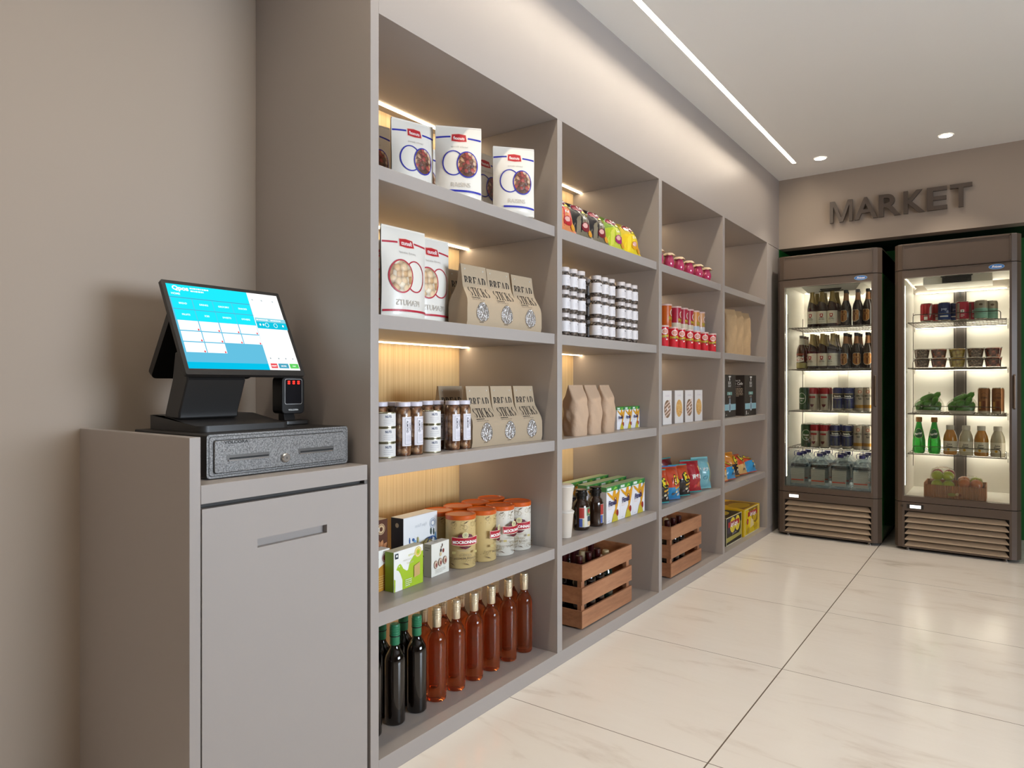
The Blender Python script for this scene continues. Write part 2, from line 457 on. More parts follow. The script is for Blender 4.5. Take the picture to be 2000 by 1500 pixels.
def spot(x, y, power, ang=120, blend=.8):
    d = bpy.data.lights.new('downlight_beam', 'SPOT'); d.energy = power; d.color = (1, .89, .74); d.spot_size = math.radians(ang)
    d.spot_blend = blend; d.shadow_soft_size = .03
    o = bpy.data.objects.new('downlight_beam', d); COL.objects.link(o); o.location = (x, y, HC-.02)
for lab, x, y, p in [('small round downlight in ceiling at end of light strip, nearer the shelves', .369, 5.007, P_SPOT*1.5),
                     ('small round downlight in ceiling, in front of letters at right end of sign', 1.094, 5.004, P_SPOT*1.5),
                     ('assumed unseen round downlight in the ceiling past the right edge of the picture', 1.82, 5.004, P_SPOT*.6),  # out of view, assumed as the next lamp of the row
                     ('assumed unseen round downlight in the ceiling above the checkout counter', .45, .30, P_SPOT*.5), ('added unseen downlight in the ceiling above the camera', 1.25, 1.3, P_SPOT*.5), ('added unseen downlight in the ceiling right of the camera', 2.35, 1.3, P_SPOT),  # unseen checkout downlight is assumed, added to brighten the left wall; camera and aisle downlights are added out of view to brighten floor and ceiling
                     ('added unseen downlight in the ceiling over the middle of the right aisle', 2.35, 3.0, P_SPOT)]:
    DK.put(lab, (x, y, HC)); spot(x, y, p, 92 if y > 5 else 120)

# ------------------------------------------------ sign letters
LET = C('564a41', .42)
def letter(ch, cx, cw, lab):
    tris = glyphs(ch); us = [p[0] for t in tris for p in t]; vv = [p[1] for t in tris for p in t]
    u0, u1, v1 = min(us), max(us), max(vv)
    c = bpy.data.curves.new('letter', 'FONT'); c.body = ch; c.extrude = .5; c.offset = .018; c.resolution_u = 5; c.align_x = 'LEFT'
    o = bpy.data.objects.new('t', c); me = bpy.data.meshes.new_from_object(o); bpy.data.objects.remove(o); bpy.data.curves.remove(c)
    xs = [v.co.x for v in me.vertices]; ys = [v.co.y for v in me.vertices]; x0, x1, y0, y1 = min(xs), max(xs), min(ys), max(ys)
    for v in me.vertices:
        a = (v.co.x-x0)/(x1-x0)-.5; b = (v.co.y-y0)/(y1-y0); v.co = (a*cw, -.011+v.co.z*.022, b*.153)
    if ch == 'M':
        mm = MB().prism([((a-.5)*cw, b*.153) for a, b in ((0, 0), (0, 1), (.21, 1), (.5, .22), (.79, 1), (1, 1), (1, 0), (.85, 0), (.85, .76), (.58, 0), (.42, 0), (.15, .76), (.15, 0))], -.022, 0, LET, 'y')
        me = mm.mesh('letter', False); me.materials.clear()
    me.materials.append(LET); ob = bpy.data.objects.new('sign_letter', me); COL.objects.link(ob)
    ob.location = (cx, YF-.012, 2.253)
    tag(ob, lab, 'letter', 'raised letters of the wall sign')
LETTERS = [('M', .363, .512, 'dark metal letter M, first letter of the sign above the fridges'), ('A', .524, .669, 'dark metal letter A, second letter of the sign above the fridges'),
 ('R', .678, .810, 'dark metal letter R, third letter of the sign above the fridges'), ('K', .828, .953, 'dark metal letter K, fourth letter of the sign above the fridges'),
 ('E', .965, 1.081, 'dark metal letter E, fifth letter of the sign above the fridges'), ('T', 1.096, 1.219, 'dark metal letter T, last letter of the sign above the fridges')]
for ch, a, b, lab in LETTERS: letter(ch, (a+b)/2, b-a, lab)

# ------------------------------------------------ checkout counter
ct = thing('checkout_counter', 'narrow taupe checkout counter with one slotted door against the tall shelf panel', 'counter', (-.26, 1.02, 0))
def CT(name, mb, par=None, bevel=.0012):
    o = mb.obj(name, par or ct, smooth=False, bevel=bevel)
    if not par: o.location = (.26, -1.02, 0)
    return o
CT('side_panel', MB().box(-.53, 0, .769, .794, 0, .976, TAUPE))
CT('countertop', MB().box(-.53, 0, .7945, 1.2655, .831, .872, TAUPE))
CT('carcass', MB().box(-.53, -.03, .7945, 1.2768, .0, .8305, C('3f3b38', .6)).box(-.30, -.012, 1.266, 1.2768, 0, .870, C('6d6762', .5)))
dm = MB(); D0, D1, S0, S1, SZ0, SZ1 = .797, 1.265, .931, 1.130, .712, .733
dm.box(-.022, 0, D0, S0, .01, .820, TAUPE).box(-.022, 0, S1, D1, .01, .820, TAUPE).box(-.022, 0, S0, S1, .01, SZ0, TAUPE).box(-.022, 0, S0, S1, SZ1, .820, TAUPE)
dm.box(-.024, -.016, S0-.01, S1+.01, SZ0-.01, SZ1+.01, TAUPE)
CT('door', dm, bevel=0)

# ------------------------------------------------ cash drawer
def hammered():
    m, nt, b = nodes_mat('hammered_grey_steel'); tc = N(nt, 'ShaderNodeTexCoord'); n = N(nt, 'ShaderNodeTexNoise', i_Scale=300.0, i_Detail=3.0)
    nt.links.new(tc.outputs['Object'], n.inputs['Vector']); r = ramp(nt, [(.35, '5a5857'), (.65, '8c8a88')])
    nt.links.new(n.outputs['Fac'], r.inputs[0]); nt.links.new(r.outputs[0], b.inputs['Base Color'])
    bm = N(nt, 'ShaderNodeBump', i_Strength=.25, i_Distance=.002); nt.links.new(n.outputs['Fac'], bm.inputs['Height']); nt.links.new(bm.outputs[0], b.inputs['Normal'])
    b.inputs['Roughness'].default_value = .42; b.inputs['Metallic'].default_value = .35; return m
HAM = hammered(); DARKMET = C('2e2b29', .4, .2)
cd = thing('cash_drawer', 'dark hammered steel cash drawer lying on the checkout counter', 'cash drawer', (-.06, 1.0475, .8725))
W2, HH = .2035, .1025
CDm = MB(); CDm.box(-.34, -.004, -W2, W2, .002, HH, DARKMET); cdb = CDm.obj('housing', cd, bevel=.003, smooth=False)
a = Art(); a.poly(rr(.407, .100, .008, cx=0, cy=.052), HAM); a.poly(rr(.398, .091, .007, cx=0, cy=.052), C('26241f', .5)); a.poly(rr(.395, .088, .007, cx=0, cy=.052), HAM)
MB().art(a, flat(-.0039), step=.0004).obj('front_bezel', cd, smooth=False)
df = MB(); df.prism(rr(.375, .074, .006, cy=.0505), -.003, .0025, HAM, 'x')
dfo = df.obj('drawer_front', cd, smooth=False, bevel=.0008)
a = Art(); a.poly(rr(.3785, .0775, .0065, cy=.0505), K_)
MB().art(a, flat(-.0025)).obj('drawer_gap', cd, smooth=False)
for y in (-.1015, .0945):
    sl = MB(); sl.box(.0026, .0030, y-.056, y+.056, .041, .053, C('6b6967', .3, .6)); sl.box(.0030, .0034, y-.050, y+.054, .0425, .0465, C('0c0b0a', .6))
    sl.box(.0026, .0055, y-.053, y+.053, .0385, .0420, C('c3c0bd', .2, .9)); sl.obj('media_slot', dfo, smooth=False)  # dark bar stands in for the slot's shade, pale bar for its highlight
lk = MB().lathe([(.0001, .0), (.0115, 0), (.0115, .006), (.0095, .0085), (.0001, .0085)], C('cfcac4', .2, .9), 24)
lo = lk.obj('lock', dfo); lo.rotation_euler = (0, math.radians(90), 0); lo.location = (.0025, -.0015, .034)
kh = MB().box(-.0028, .0028, -.0009, .0009, .0085, .0090, K_).obj('keyhole', dfo, smooth=False); kh.rotation_euler = (0, math.radians(90), 0); kh.location = (.0025, -.0015, .034)
a = Art().text('VOLCORA', -.134, .0795, .0095, K_, sx=1.35, bold=.035)
MB().art(a, flat(.0026), step=.0002).obj('lettering', dfo, smooth=False)

# ------------------------------------------------ point-of-sale terminal
pt = thing('checkout_terminal', 'black touchscreen checkout terminal lit cyan and white, standing on the cash drawer', 'terminal', (-.26, 1.0, .9755))
def PT(name, mb, **k):
    o = mb.obj(name, pt, **k); o.location = (.26, -1.0, -.9755); return o
TB = C('211f1e', .38); TBf = C('2a2725', .42)
m = MB(); out = rr(.255, .248, .022, 5, -.2575, .992); n = len(out)
topz = lambda x: 0.9905+max(0, min(1, (-.17-x)/.13))**1.0*.0205
v = [(x, y, .9757) for x, y in out]+[(x, y, topz(x)) for x, y in out]
ribs = 8
m.add(v, [(i, (i+1) % n, n+(i+1) % n, n+i) for i in range(n)]+[tuple(range(n-1, -1, -1))], TBf)
m.grid(lambda s, t: ((lambda x: (x, 0.992+(t-.5)*(.248 if abs(x+.2575) < .1055 else .248-2*(.022-math.sqrt(max(0, .022**2-(abs(x+.2575)-.1055)**2)))), topz(x)))(-.385+.255*s)), 24, 4, TBf)
PT('base', m, bevel=0)
m = MB()
def neckp(s, z): x = -.30+.055*s; return (x, z)
v = []
for z, x0, x1, y0, y1 in ((1.004, -.305, -.235, .872, 1.030), (1.02, -.302, -.234, .872, 1.030), (1.10, -.272, -.200, .874, 1.030), (1.17, -.28, -.235, .885, 1.030)):
    v += [(x0, y0, z), (x1, y0, z), (x1, y1, z), (x0, y1, z)]
f = [(3, 2, 1, 0), (12, 13, 14, 15)]
for k in range(3):
    for i in range(4): f.append((k*4+i, k*4+(i+1) % 4, k*4+4+(i+1) % 4, k*4+4+i))
m.add(v, f, TB); PT('neck', m, bevel=.004)
# tilted screen
O = Vector((-.170, .855, 1.113)); UP = Vector((-.122, 0, .236)).normalized(); NR = Vector((UP.z, 0, -UP.x)); SW, SH = .337, .266
def scr(u, v, n): p = O+Vector((0, u, 0))+UP*v+NR*n; return (p.x, p.y, p.z)
m = MB(); o8 = rr(SW, SH, .004, 3, SW/2, SH/2); n = len(o8)
i8 = rr(SW-.03, SH-.03, .01, 3, SW/2, SH/2)
m.add([scr(a_, b_, 0) for a_, b_ in o8]+[scr(a_, b_, -.012) for a_, b_ in o8]+[scr(a_, b_, -.026) for a_, b_ in i8],
      [tuple(range(n)), tuple(range(3*n-1, 2*n-1, -1))]+[(i, n+i, n+(i+1) % n, (i+1) % n) for i in range(n)]+[(n+i, 2*n+i, 2*n+(i+1) % n, n+(i+1) % n) for i in range(n)], TBf)
PT('screen_housing', m)
# picture on the screen, lit
E_ = lambda h, s=1.0: emit_mat('screen_'+h, lin(h)[:3], s)
CY, WH, TE, DK_, LB = E_('1fe3f7', 1.05), E_('ffffff', 1.1), E_('62bddd'), E_('1bb4cf'), E_('8fd3e2')
x0, x1, y0, y1 = .010, SW-.010, .016, SH-.010; PW, PH = x1-x0, y1-y0
X = lambda t: x0+t*PW; Y = lambda t: y1-t*PH
a = Art(); a.rect(X(0), Y(1), X(.70), Y(0), TE); a.rect(X(.70), Y(1), X(1), Y(0), WH)
a.rect(X(0), Y(.155), X(.70), Y(0), CY); a.rect(X(0), Y(1), X(.70), Y(.925), E_('06bfe6')); a.rect(X(0), Y(.165), X(.70), Y(.158), DK_)
for r_ in range(2):
    for c_ in range(4): a.rect(X(.01+.172*c_), Y(.297+.139*r_), X(.178+.172*c_), Y(.170+.139*r_), CY)
a.rect(X(.178), Y(.437), X(.182), Y(.17), E_('6fb6cf')); a.rect(X(.01), Y(.309), X(.70), Y(.300), E_('49b7d3'))
for r_ in range(3):
    for c_ in range(4 if r_ < 2 else 2):
        a.rect(X(.014+.172*c_), Y(.556+.130*r_), X(.178+.172*c_), Y(.440+.130*r_), WH)
        a.ell(X(.165+.172*c_), Y(.543+.130*r_), .0022, .0030, E_('e0404f'), 10)
for c_, t in enumerate(('BREAD', 'DRINKS', 'GROCERY', 'SNACKS')): a.text(t, X(.094+.172*c_), Y(.245), .0068, WH, bold=.02)
for c_, t in enumerate(('FRUITS', 'ICES', 'SWEETS', 'OTHERS')): a.text(t, X(.094+.172*c_), Y(.382), .0068, WH, bold=.02)
a.text('Qpos', X(.105), Y(.075), .017, WH, sx=1.1, bold=.04); a.lines(X(.185), Y(.05), .05, 2, .008, .004, WH); a.text('HOME', X(.055), Y(.135), .008, WH, bold=.02)
a.rect(X(.70), Y(.385), X(1), Y(.335), LB); a.rect(X(.70), Y(.475), X(1), Y(.385), E_('12c3de'))
for q in (.80, .885): a.ring(X(q), Y(.425), .006, .007, .0012, WH, 16)
for q in (.735, .765, .96): a.ell(X(q), Y(.425), .0025, .0035, WH, 10)
a.lines(X(.71), Y(.368), .05, 1, .01, .0035, WH); a.lines(X(.85), Y(.368), .045, 1, .01, .0035, WH)
for q in (.73, .82, .93): a.ell(X(q), Y(.10), .003, .003, E_('c9d3d6'), 8)
for q in (.73, .81, .88, .95): a.ell(X(q), Y(.86), .002, .0025, E_('9aa8ad'), 8)
for q0, q1, h, t in ((.712, .775, 'e8545a', 'RESET'), (.787, .885, '4aa3bd', 'MORE'), (.897, .985, '5fce5f', 'PAY')):
    a.rect(X(q0), Y(.985), X(q1), Y(.925), E_(h)); a.text(t, X((q0+q1)/2), Y(.965), .006, WH, bold=.02)
m = MB().art(a, scr, step=.00006); PT('display', m, smooth=False)
# customer-side display leaning the other way
O2 = Vector((-.425, .893, 1.110)); UP2 = Vector((.118, 0, .185)).normalized(); NR2 = Vector((UP2.z, 0, -UP2.x))
def scr2(u, v, n): p = O2+Vector((0, u, 0))+UP2*v+NR2*n; return (p.x, p.y, p.z)
m = MB(); o8 = rr(.292, .215, .014, 4, .146, .1075); n = len(o8)
m.add([scr2(a_, b_, .010) for a_, b_ in o8]+[scr2(a_, b_, -.010) for a_, b_ in o8], [tuple(range(n)), tuple(range(2*n-1, n-1, -1))]+[(i, n+i, n+(i+1) % n, (i+1) % n) for i in range(n)], TB)
m.box(-.335, -.27, .93, 1.10, 1.15, 1.20, TB)
PT('customer_display', m)

# ------------------------------------------------ scanner
sn = thing('barcode_scanner', 'small black standing barcode scanner with three red lights beside the touchscreen', 'scanner', (-.255, 1.205, .9755))
GL = C('17171b', .12)
m = MB().prism(rr(.075, .105, .012), -.045, -.0, C('1b1918', .35), 'x'); h_ = m.obj('head', sn, bevel=.002); h_.location = (.015, 0, .083)
m = MB().prism(rr(.058, .072, .006, cy=.010), -.001, .0012, C('c9c7c4', .3, .6), 'x'); m.obj('window_rim', h_, smooth=False)
m = MB().prism(rr(.055, .069, .005, cy=.010), .0, .0018, GL, 'x'); m.obj('scan_window', h_, smooth=False)
RED = emit_mat('scanner_red', (1, .03, .02), 2.2)
m = MB()
for dy in (-.016, 0, .016):
    m.prism(rr(.0075, .0042, .001, cx=dy, cy=.0385), .0018, .0024, RED, 'x'); m.prism(rr(.0075, .0042, .001, cx=dy, cy=.0330), .0018, .0024, RED, 'x')
m.obj('indicator_lights', h_, smooth=False)
a = Art().text('VOLCORA', 0, -.0435, .0058, W_, sx=1.2, bold=.02); MB().art(a, flat(.0003)).obj('lettering', h_, smooth=False)
m = MB().prism([(-.03, .012), (.002, .008), (-.008, .04), (-.03, .05)], -.018, .018, C('1b1918', .35), 'y'); m.obj('stem', sn, smooth=False, bevel=.002)
m = MB().prism(rr(.07, .085, .012), .0, .012, C('221f1d', .35)); m.obj('stand_foot', sn, bevel=.002)
# ================================================= FRIDGES
FW, FD = .675, .76
LINER = C('e6e2da', .45)
def chamf(x0, x1, y0, y1, c): return [(x0+c, y0), (x1-c, y0), (x1-c*.45, y0+c*.22), (x1, y0+c), (x1, y1), (x0, y1), (x0, y0+c), (x0+c*.45, y0+c*.22)]
FSH = [1.50, 1.20, .90, .637]
def wire_shelf(z):
    m = MB(); ST = C('6f6760', .35, .6); x0, x1, y0, y1 = -.262, .262, .055, .555
    for i in range(27):
        x = x0+(x1-x0)*i/26; m.tube([(x, y0, z-.003), (x, y1, z-.003)], .0014, ST, 4)
    for y, r in ((y0, .0034), (y0+.10, .0025), (.30, .0025), (.43, .0025), (y1, .0034)): m.tube([(x0-.004, y, z-.0075), (x1+.004, y, z-.0075)], r, ST, 5)
    for x in (x0-.002, x1+.002): m.tube([(x, y0, z-.006), (x, y1, z-.006)], .003, ST, 5)
    return m
def fridge(cx, label, variant):
    r = thing('drinks_fridge', label, 'fridge', (cx, 5.14, 0), group=None)
    P = lambda name, m, par=None, **k: m.obj(name, par or r, **k)
    h = FW/2; c = .047
    # carcass
    GB = C('245a2a', .22, .0, .4)  # cabinet painted green to imitate the recess wall reflected in dark sides
    m = MB(); m.box(-h, -h+.03, .055, FD, .04, 2.0, GB).box(h-.03, h, .055, FD, .04, 2.0, GB).box(-h+.03, h-.03, FD-.02, FD, .04, 2.0, GB)
    P('cabinet', m, smooth=False)
    li = .283
    m = MB(); m.box(-h+.03, -li, .05, .62, .318, 1.834, LINER).box(li, h-.03, .05, .62, .318, 1.834, LINER)
    m.box(-li, li, .61, .63, .318, 1.834, LINER).box(-li, li, .05, .61, .318, .345, LINER).box(-li, li, .06, .61, 1.80, 1.834, LINER)
    P('liner', m, smooth=False)
    if variant: P('back_column', MB().box(-.038, .038, .590, .6095, .347, 1.745, C('4b4643', .3)).box(-.028, -.024, .588, .59, .347, 1.745, C('77706a', .3)).box(.024, .028, .588, .59, .347, 1.745, C('77706a', .3)), smooth=False)
    else: P('back_column', MB().box(-.034, .034, .592, .6095, .347, 1.79, C('c4bfb4', .45)), smooth=False)
    # base with louvres
    m = MB(); m.prism(chamf(-h, h, 0, .05, c), .262, .3165, BROWNMET)
    m.prism([(-h+c+.012, 0), (-h+c+.012, .05), (-h, .05), (-h, c), (-h+c*.45, c*.22), (-h+c, 0)], .02, .262, BROWNMET)
    m.prism([(h-c-.012, 0), (h-c, 0), (h-c*.45, c*.22), (h, c), (h, .05), (h-c-.012, .05)], .02, .262, BROWNMET)
    m.box(-h+c+.012, h-c-.012, .035, .05, .02, .262, C('231d19', .5)).box(-h+c+.012, h-c-.012, 0, .04, .02, .028, BROWNMET)
    m.box(-h+.005, h-.005, .05, FD-.01, .02, .04, C('231d19', .5))
    base = P('plinth_housing', m, smooth=False)
    for k in range(6):
        z = .030+.0385*k; a, b = -h+c+.013, h-c-.013
        v = [(a, .001, z), (b, .001, z), (b, .001, z+.006), (a, .001, z+.006), (a+.02, .026, z+.031), (b-.02, .026, z+.031), (b-.02, .032, z+.031), (a+.02, .032, z+.031), (a, .012, z), (b, .012, z)]
        m = MB().add(v, [(0, 1, 2, 3), (3, 2, 5, 4), (4, 5, 6, 7), (7, 6, 9, 8), (8, 9, 1, 0), (0, 3, 4, 7, 8), (1, 9, 6, 5, 2)], C('a08c76', .35, .1)); P('louvre', m, base, smooth=False)
    dx = -.215
    if variant:
        P('display_bezel', MB().box(dx-.05, dx+.045, -.001, .002, .276, .306, C('2c2622', .4)), base, smooth=False)
        P('knob', MB().box(dx-.085, dx-.07, -.002, .002, .284, .298, C('2c2622', .4)), base, smooth=False)
    P('temperature_display', MB().box(dx-.032, dx+.030, -.0022, .0005, .280, .300, emit_mat('display_white', (1, .97, .9), 2.2)), base, smooth=False)
    for x in (-h+.075, h-.075):
        for y in (.035, FD-.08): P('foot', MB().lathe([(.016, 0), (.016, .006), (.008, .008), (.008, .022)], C('8f8a85', .25, .8), 12, (x, y)), smooth=True)
    # header
    m = MB(); m.prism(chamf(-h, h, 0, FD, c), 1.8375, 2.007, BROWNMET)
    hd = P('header', m, smooth=False, bevel=.002)
    m = MB()
    fx, z0, z1 = h-c-.004, 1.842, 2.002
    for a, b, z_, z2 in ((-fx, fx, z1-.006, z1), (-fx, fx, z0, z0+.004), (-fx, -fx+.006, z0, z1), (fx-.006, fx, z0, z1)): m.box(a, b, -.004, .0, z_, z2, BROWNMET)
    P('header_trim', m, hd, smooth=False)
    for x in (-h+.018, h-.018): P('screw', MB().lathe([(.003, 0), (.003, .002)], C('b9aa98', .3, .6), 8, (x, .026)), hd).location = (0, 0, 1.92)
    # door
    g = .281; dz0, dz1, gz0, gz1 = .3205, 1.834, .357, 1.785
    m = MB()
    m.prism([(g, 0), (h-c, 0), (h-c*.45, c*.22), (h, c), (h, .052), (g, .052)], dz0, dz1, BROWNMET)
    m.prism([(-h, c), (-h+c*.45, c*.22), (-h+c, 0), (-g, 0), (-g, .052), (-h, .052)], dz0, dz1, BROWNMET)
    m.box(-g, g, 0, .052, dz0, gz0, BROWNMET).box(-g, g, 0, .052, gz1, dz1, BROWNMET)
    dr = bpy.data.objects.new('door', m.mesh('door', False)); COL.objects.link(dr); dr.parent = r
    m = MB(); SG = C('8d8378', .3, .5)
    for a, b, z_, z2 in ((-g, g, gz1-.003, gz1), (-g, -g+.002, gz0, gz1), (g-.002, g, gz0, gz1)): m.box(a, b, -.001, .004, z_, z2, SG)
    P('glass_bead', m, dr, smooth=False)
    P('glass_pane', MB().box(-g+.001, g-.001, .012, .016, gz0+.001, gz1-.001, PANE), dr, smooth=False)
    m = MB(); hx = h-.030
    m.tube([(hx-.004, .004, .94), (hx-.002, -.006, .945), (hx-.002, -.006, 1.14), (hx-.004, .004, 1.145)], .0055, C('6b5b4d', .3, .3), 8)
    P('handle', m, dr)
    # logo
    a = Art(); a.ell(0, 0, .040, .0155, C('3f74b8', .35)); a.ring(0, 0, .040, .0155, .0018, C('9cc0e6', .35)); a.text('Fricon', 0, -.006, .019, W_, sx=1.0, bold=.03, shear=.3)
    P('logo', MB().art(a, lambda u, v, n: (.215+u, -n, 1.811+v), step=.0006), dr, smooth=False)
    # evaporator + fan grille
    m = MB(); z = 1.80
    if variant: m.box(-.19, .19, .20, .50, z-.045, z, LINER)
    else: m.add([(-.20, .12, z), (.20, .12, z), (.20, .52, z), (-.20, .52, z), (-.155, .16, z-.05), (.155, .16, z-.05), (.155, .48, z-.05), (-.155, .48, z-.05)], [(4, 7, 6, 5), (0, 4, 5, 1), (1, 5, 6, 2), (2, 6, 7, 3), (3, 7, 4, 0)], LINER)
    ev = P('evaporator_cover', m, smooth=False)
    m = MB(); y0 = .15 if not variant else .17; zt = z-.004
    for k in range(4): m.tube([(-.088+.009*k, y0-.004*k, zt-.013*k), (.088-.009*k, y0-.004*k, zt-.013*k)], .0035, K_, 4)
    for k in range(14):
        x = -.082+.0126*k; s_ = .66; m.tube([(x, y0, zt), (x*s_, y0-.014, zt-.044)], .0022, K_, 4)
    m.box(-.08, .08, y0+.002, y0+.02, zt-.04, zt, C('35302c', .6))
    P('fan_grille', m, ev, smooth=False)
    if variant: P('cable', MB().tube([(0, .59, z-.01), (0, .585, z-.10)], .006, K_, 6))
    # shelves with back-edge light bars
    for z in FSH:
        s_ = P('wire_shelf', wire_shelf(z), smooth=True)
        if variant:
            gz = z+.045; G_ = C('5c544d', .35, .5)
            m = MB().tube([(-.235, .056, z-.004), (-.235, .056, gz-.012), (-.231, .056, gz-.004), (-.223, .056, gz), (.223, .056, gz), (.231, .056, gz-.004), (.235, .056, gz-.012), (.235, .056, z-.004)], .0026, G_, 6)
            P('guard_rail', m, s_)
        for sx in (-1, 1):
            for y in (.09, .545):
                m = MB().prism([(y-.02, z-.009), (y+.004, z-.009), (y+.004, z-.036), (y-.004, z-.034)], sx*.272-.0015, sx*.272+.0015, C('8a8580', .35, .5), 'x'); P('bracket', m, s_, smooth=False)
        P('light_bar', MB().box(-.265, .265, .560, .572, z-.013, z-.010, LED_F), s_, smooth=False)
    P('light_bar', MB().box(-.265, .265, .560, .572, (1.738 if variant else 1.796), (1.741 if variant else 1.799), LED_F), ev, smooth=False)
    for sx in (-1, 1): a_, b_ = sorted((sx*.2815, sx*.2795)); P('side_light', MB().box(a_, b_, .053, .066, .42, 1.74, LED_V), smooth=False)
    if variant: P('upper_panel', MB().box(-.283, .283, .575, .6095, 1.742, 1.80, C('8d857c', .5)), smooth=False)
    for sx in (-1, 1):
        for y in (.085, .548):
            m = MB().box(sx*.2815-.0018, sx*.2815+.0018, y, y+.010, .50, 1.60, C('5b544e', .4, .5))
            P('shelf_rail', m, smooth=False)
    return r
FX1, FX2 = .3825, 1.1345
fridge(FX1, 'left glass-door fridge full of beer bottles, cans and water jugs', 0)
fridge(FX2, 'right glass-door fridge with soft drinks, fruit tubs, cucumbers and a fruit tray', 1)
FY = 5.14
R90 = -PI/2

# ------------------------------------------------ fridge goods (front = local +X, turned to face the room)
def bottle_parts(r, prof, glassmat, cap, H, lab=None, n=20):
    MB().lathe(prof, glassmat, n).obj('bottle_glass', r, ang=50)
    if cap: MB().lathe(cap, cap[0][2], n).obj('cap', r, ang=50)
def white_beer():
    r = thing('beer_bottle', '', 'bottle'); G = C('2b0f0c', .08, 0, .5)
    MB().lathe([(.0001, 0), (.031, 0), (.0335, .004), (.0335, .125), (.030, .150), (.0225, .180), (.0165, .205), (.0140, .225), (.0140, .244), (.0001, .244)], G, 18).obj('bottle_glass', r, ang=50)
    F = C('a08a5a', .35, .5)
    def fz(u, v):
        a = 2*PI*u; zl = .163+.016*math.sin(a+2.2); z = zl+(.248-zl)*v
        R = .0345 if z < .125 else .0345+(z-.125)/(.125)*(-.0190); R = max(.0155, R-.0012+.0006); R = {0: R}[0]
        pr = [(.125, .0345), (.150, .0310), (.180, .0235), (.205, .0175), (.225, .0152), (.26, .0150)]
        for (za, ra), (zb, rb) in zip(pr, pr[1:]):
            if za <= z <= zb: R = ra+(rb-ra)*(z-za)/(zb-za)
        return (R*math.cos(a), R*math.sin(a), z)
    m = MB().grid(fz, 20, 8, F); m.lathe([(.0150, .248), (.0001, .2485)], F, 20); m.obj('neck_foil', r)
    m = MB().lathe([(.0339, .020), (.0341, .021), (.0341, .108), (.0339, .109)], C('e4dccd', .5), 24)
    a = Art(); RD = C('b0242c', .5); a.poly([(-.011, .090), (.011, .090), (.010, .070), (0, .063), (-.010, .070)], RD); a.ell(0, .079, .0055, .0070, C('f0e8da', .5), 12); a.rect(-.014, .060, .014, .063, K_)
    a.text('SPATEN', 0, .046, .0125, K_, sx=.82, bold=.02); a.lines(-.018, .038, .036, 3, .006, .0015, GREYTXT)
    m.art(a, cyl(.0342), du=.006, step=.0002); m.obj('label', r); return r
def brown_beer():
    r = thing('beer_bottle', '', 'bottle'); G = C('1f0f08', .08, 0, .5)
    MB().lathe([(.0001, 0), (.031, 0), (.0335, .004), (.0335, .115), (.029, .145), (.0185, .172), (.0150, .19), (.0128, .232), (.0128, .240), (.0001, .240)], G, 18).obj('bottle_glass', r, ang=50)
    MB().lathe([(.0135, .228, K_), (.0145, .231), (.0145, .246), (.0125, .2475), (.0001, .2475)], K_, 18).obj('cap', r)
    m = MB().lathe([(.0188, .173), (.0155, .19), (.0136, .225)], C('9a6b45', .4, .3), 18); m.obj('neck_label', r)
    a = Art(); o = [(-.026, .095), (-.018, .104), (.018, .104), (.026, .095), (.026, .040), (.014, .028), (0, .024), (-.014, .028), (-.026, .040)]
    a.poly([(x*1.05, .064+(z-.064)*1.05) for x, z in o], C('e6dcc8', .4)); a.poly(o, C('a8713c', .35, .3)); a.rect(-.006, .034, .006, .104, C('6e3a1c', .4, .2)); a.rect(.006, .034, .010, .104, C('d9b277', .35, .3))
    a.rect(-.024, .070, .024, .084, C('b98750', .35, .3)); a.text('KAISER', 0, .072, .0115, C('5a1f14', .5), sx=.8, bold=.03)
    MB().art(a, cyl(.0338), du=.006, step=.0002).obj('label', r, smooth=True); return r
def stubby_beer():
    r = thing('beer_bottle', '', 'bottle'); G = C('4a2410', .10, 0, .5)
    MB().lathe([(.0001, 0), (.031, 0), (.0335, .004), (.0335, .115), (.029, .145), (.0185, .172), (.0145, .205), (.0128, .235), (.0001, .235)], G, 18).obj('bottle_glass', r, ang=50)
    MB().lathe([(.0145, .226), (.0145, .241), (.0001, .2425)], C('7c7770', .3, .7), 18).obj('cap', r)
    m = MB().lathe([(.0190, .175), (.0160, .205), (.0146, .222)], C('d8d0c0', .4), 18); m.obj('neck_label', r)
    m = MB().lathe([(.0339, .006), (.0339, .044)], C('a89a5e', .45), 22); a = Art(); a.poly([(-.030, .080), (-.010, .092), (.026, .086), (.030, .055), (-.006, .046), (-.030, .050)], C('d8cfc2', .4)); a.poly([(-.026, .070), (.02, .080), (.024, .066), (-.02, .055)], C('a8232a', .4))
    a.text('Miller', 0, .062, .019, W_, sx=.8, bold=.03, shear=.3, rot=12); a.rect(-.028, .098, .028, .112, C('8c3a1e', .4)); m.art(a, cyl(.0339), du=.006, step=.0002); m.obj('label', r); return r
WB, BB, SB = Kind(white_beer), Kind(brown_beer), Kind(stubby_beer)
top = ['shelf one', 'shelf two']
def putf(K, lab, x, y, z, grp, rz=R90): K.put(lab, (min(x, .629), FY+y, z), rz+random.uniform(-.5, .35) if grp and 'beer bottles' in grp else rz, grp)
g1 = 'beer bottles on the top shelf of the left fridge'; g2 = 'beer bottles on the second shelf of the left fridge'
Z1, Z2, Z3, Z4, Z5 = 1.4985, 1.1985, .8985, .6355, .3455
for i, x in enumerate((.270, .335, .402)):
    for k, y in enumerate((.095, .19)):
        if k and i == 9: continue
        putf(WB, 'white-labelled gold-necked beer bottle, top shelf of left fridge, %s, %s' % (('front row', 'row behind')[k], nth(i, 3)), x+(.012*k*(i != 1) if k else 0), y, Z1, g1)
